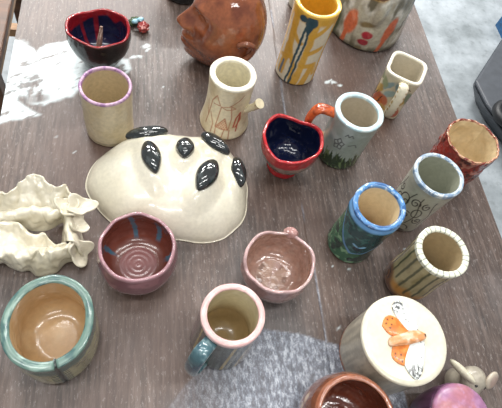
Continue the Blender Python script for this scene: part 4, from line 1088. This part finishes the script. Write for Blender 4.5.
# dark grey wheeled bin and blue crate at the right
DG = flat_mat('dark_grey_plastic', (66, 70, 76), .45, .12, (30, 30, 30)); BK = flat_mat('black_rubber', (26, 26, 28), .5, .1); HG = flat_mat('grey_hub_plastic', (112, 116, 122), .4, .1)
BLU = flat_mat('blue_plastic', (32, 84, 128), .5, .2, (8, 60, 60))
binr = thing('equipment_case', 'dark grey plastic case with a black wheel on the floor right of the table', 'case', (1.62, 1.25, 0))
top = np.array([(1.314, 1.322), (1.560, 1.605), (2.05, 1.62), (2.0, .85), (1.43, .86), (1.324, 1.195)]) - np.array([1.62, 1.25])
def prism(poly, z0, z1, k0):
    bm = bmesh.new(); c = poly.mean(0)
    a = [bm.verts.new((*(c + (q - c) * k0), z0)) for q in poly]; b = [bm.verts.new((*q, z1)) for q in poly]
    n = len(poly)
    for i in range(n): bm.faces.new((a[i], a[(i + 1) % n], b[(i + 1) % n], b[i]))
    bm.faces.new(a); bm.faces.new(b)
    bmesh.ops.bevel(bm, geom=list(bm.edges), offset=.012, segments=3, profile=.5, affect='EDGES')
    return bm
bm_obj('tub', prism(top, 0, .085, .80), DG, binr)
bm_obj('lid', prism(top * 1.0, .0855, .105, .98), DG, binr)
def torus(R, r, c, n=64, m=20):
    V = []
    for i in range(n):
        a = 2 * PI * i / n
        for j in range(m):
            b = 2 * PI * j / m
            V.append(((R + r * math.cos(b)) * math.cos(a) + c[0], (R + r * math.cos(b)) * math.sin(a) + c[1], r * math.sin(b) * 1.1 + c[2]))
    F = [(i * m + j, ((i + 1) % n) * m + j, ((i + 1) % n) * m + (j + 1) % m, i * m + (j + 1) % m) for i in range(n) for j in range(m)]
    return V, F
wc = (1.392 - 1.62, 1.128 - 1.25, .124)
V, F = torus(.056, .018, wc); tyre = mesh_obj('wheel', V, F, BK, binr, label='black wheel')
V, F = [], []
for i, (r, z) in enumerate([(0, -.005), (.040, -.005), (.040, .006), (.030, .011), (.016, .004), (.012, .013), (0, .013)]):
    for j in range(48): V.append((wc[0] + r * math.cos(j * PI / 24), wc[1] + r * math.sin(j * PI / 24), wc[2] + z))
mesh_obj('hub', V, grid_faces(7, 48), HG, tyre, label='grey hub')
crate = thing('crate', 'low blue plastic crate on the floor behind the dark grey case', 'crate', (1.925, 1.715, 0))
bm = bmesh.new()
for c, q in [((0, 0, .005), (.5, .18, .01)), ((-.25, 0, .035), (.02, .18, .07)), ((.25, 0, .035), (.02, .18, .07)), ((0, -.08, .035), (.48, .02, .07)), ((0, .08, .035), (.48, .02, .07))]: box(bm, c, q)
bm_obj('walls', bm, BLU, crate)
bm = bmesh.new(); box(bm, (0, 0, .077), (.53, .20, .014), bevel=.004); bm_obj('lid', bm, BLU, crate)

# ================================================================== LIGHT
w = bpy.data.worlds.new('room_light'); scene.world = w; w.use_nodes = True
bgn = w.node_tree.nodes['Background']; bgn.inputs['Color'].default_value = (.90, .95, 1.0, 1); bgn.inputs['Strength'].default_value = .38
def area(name, loc, sx, sy, power, col=(1, .98, .95), rot=(0, 0, 0)):
    d = bpy.data.lights.new(name, 'AREA'); d.shape = 'RECTANGLE'; d.size = sx; d.size_y = sy; d.energy = power; d.color = col
    o = bpy.data.objects.new(name, d); COL.objects.link(o); o.location = loc; o.rotation_euler = rot
    return o
for lx, ly, pw in [(-.7, .1, 15), (.9, .1, 15), (.1, .8, 8), (-.9, 2.2, 19), (1.0, 2.2, 19), (-.9, 3.4, 140), (.9, 3.4, 140), (2.6, 3.0, 30), (.1, -1.0, 15)]:
    area('ceiling_tube', (lx, ly, 2.75), 1.2, .10, pw, (1, .985, .96))

# ================================================================== CAMERA
cam = bpy.data.cameras.new('camera'); co = bpy.data.objects.new('camera', cam); COL.objects.link(co)
R = [[0.9795743360304081, -0.0016617037082788944, -0.20107550554796896], [-0.09600977603854761, 0.8747557372401004, -0.47495739079474986], [0.17668119055409753, 0.48456128498500023, 0.856728730694887]]
M = Matrix(R).to_4x4(); M.translation = (0, 0, TZ + .68)
co.matrix_world = M
cam.sensor_fit = 'HORIZONTAL'; cam.sensor_width = 36.0; cam.lens = 489.75 / 502 * 36.0
cam.clip_start = .01
scene.camera = co
vs = scene.view_settings
vs.view_transform = 'Standard'; vs.look = 'None'; vs.exposure = -0.06; vs.gamma = 1.0; vs.use_curve_mapping = False
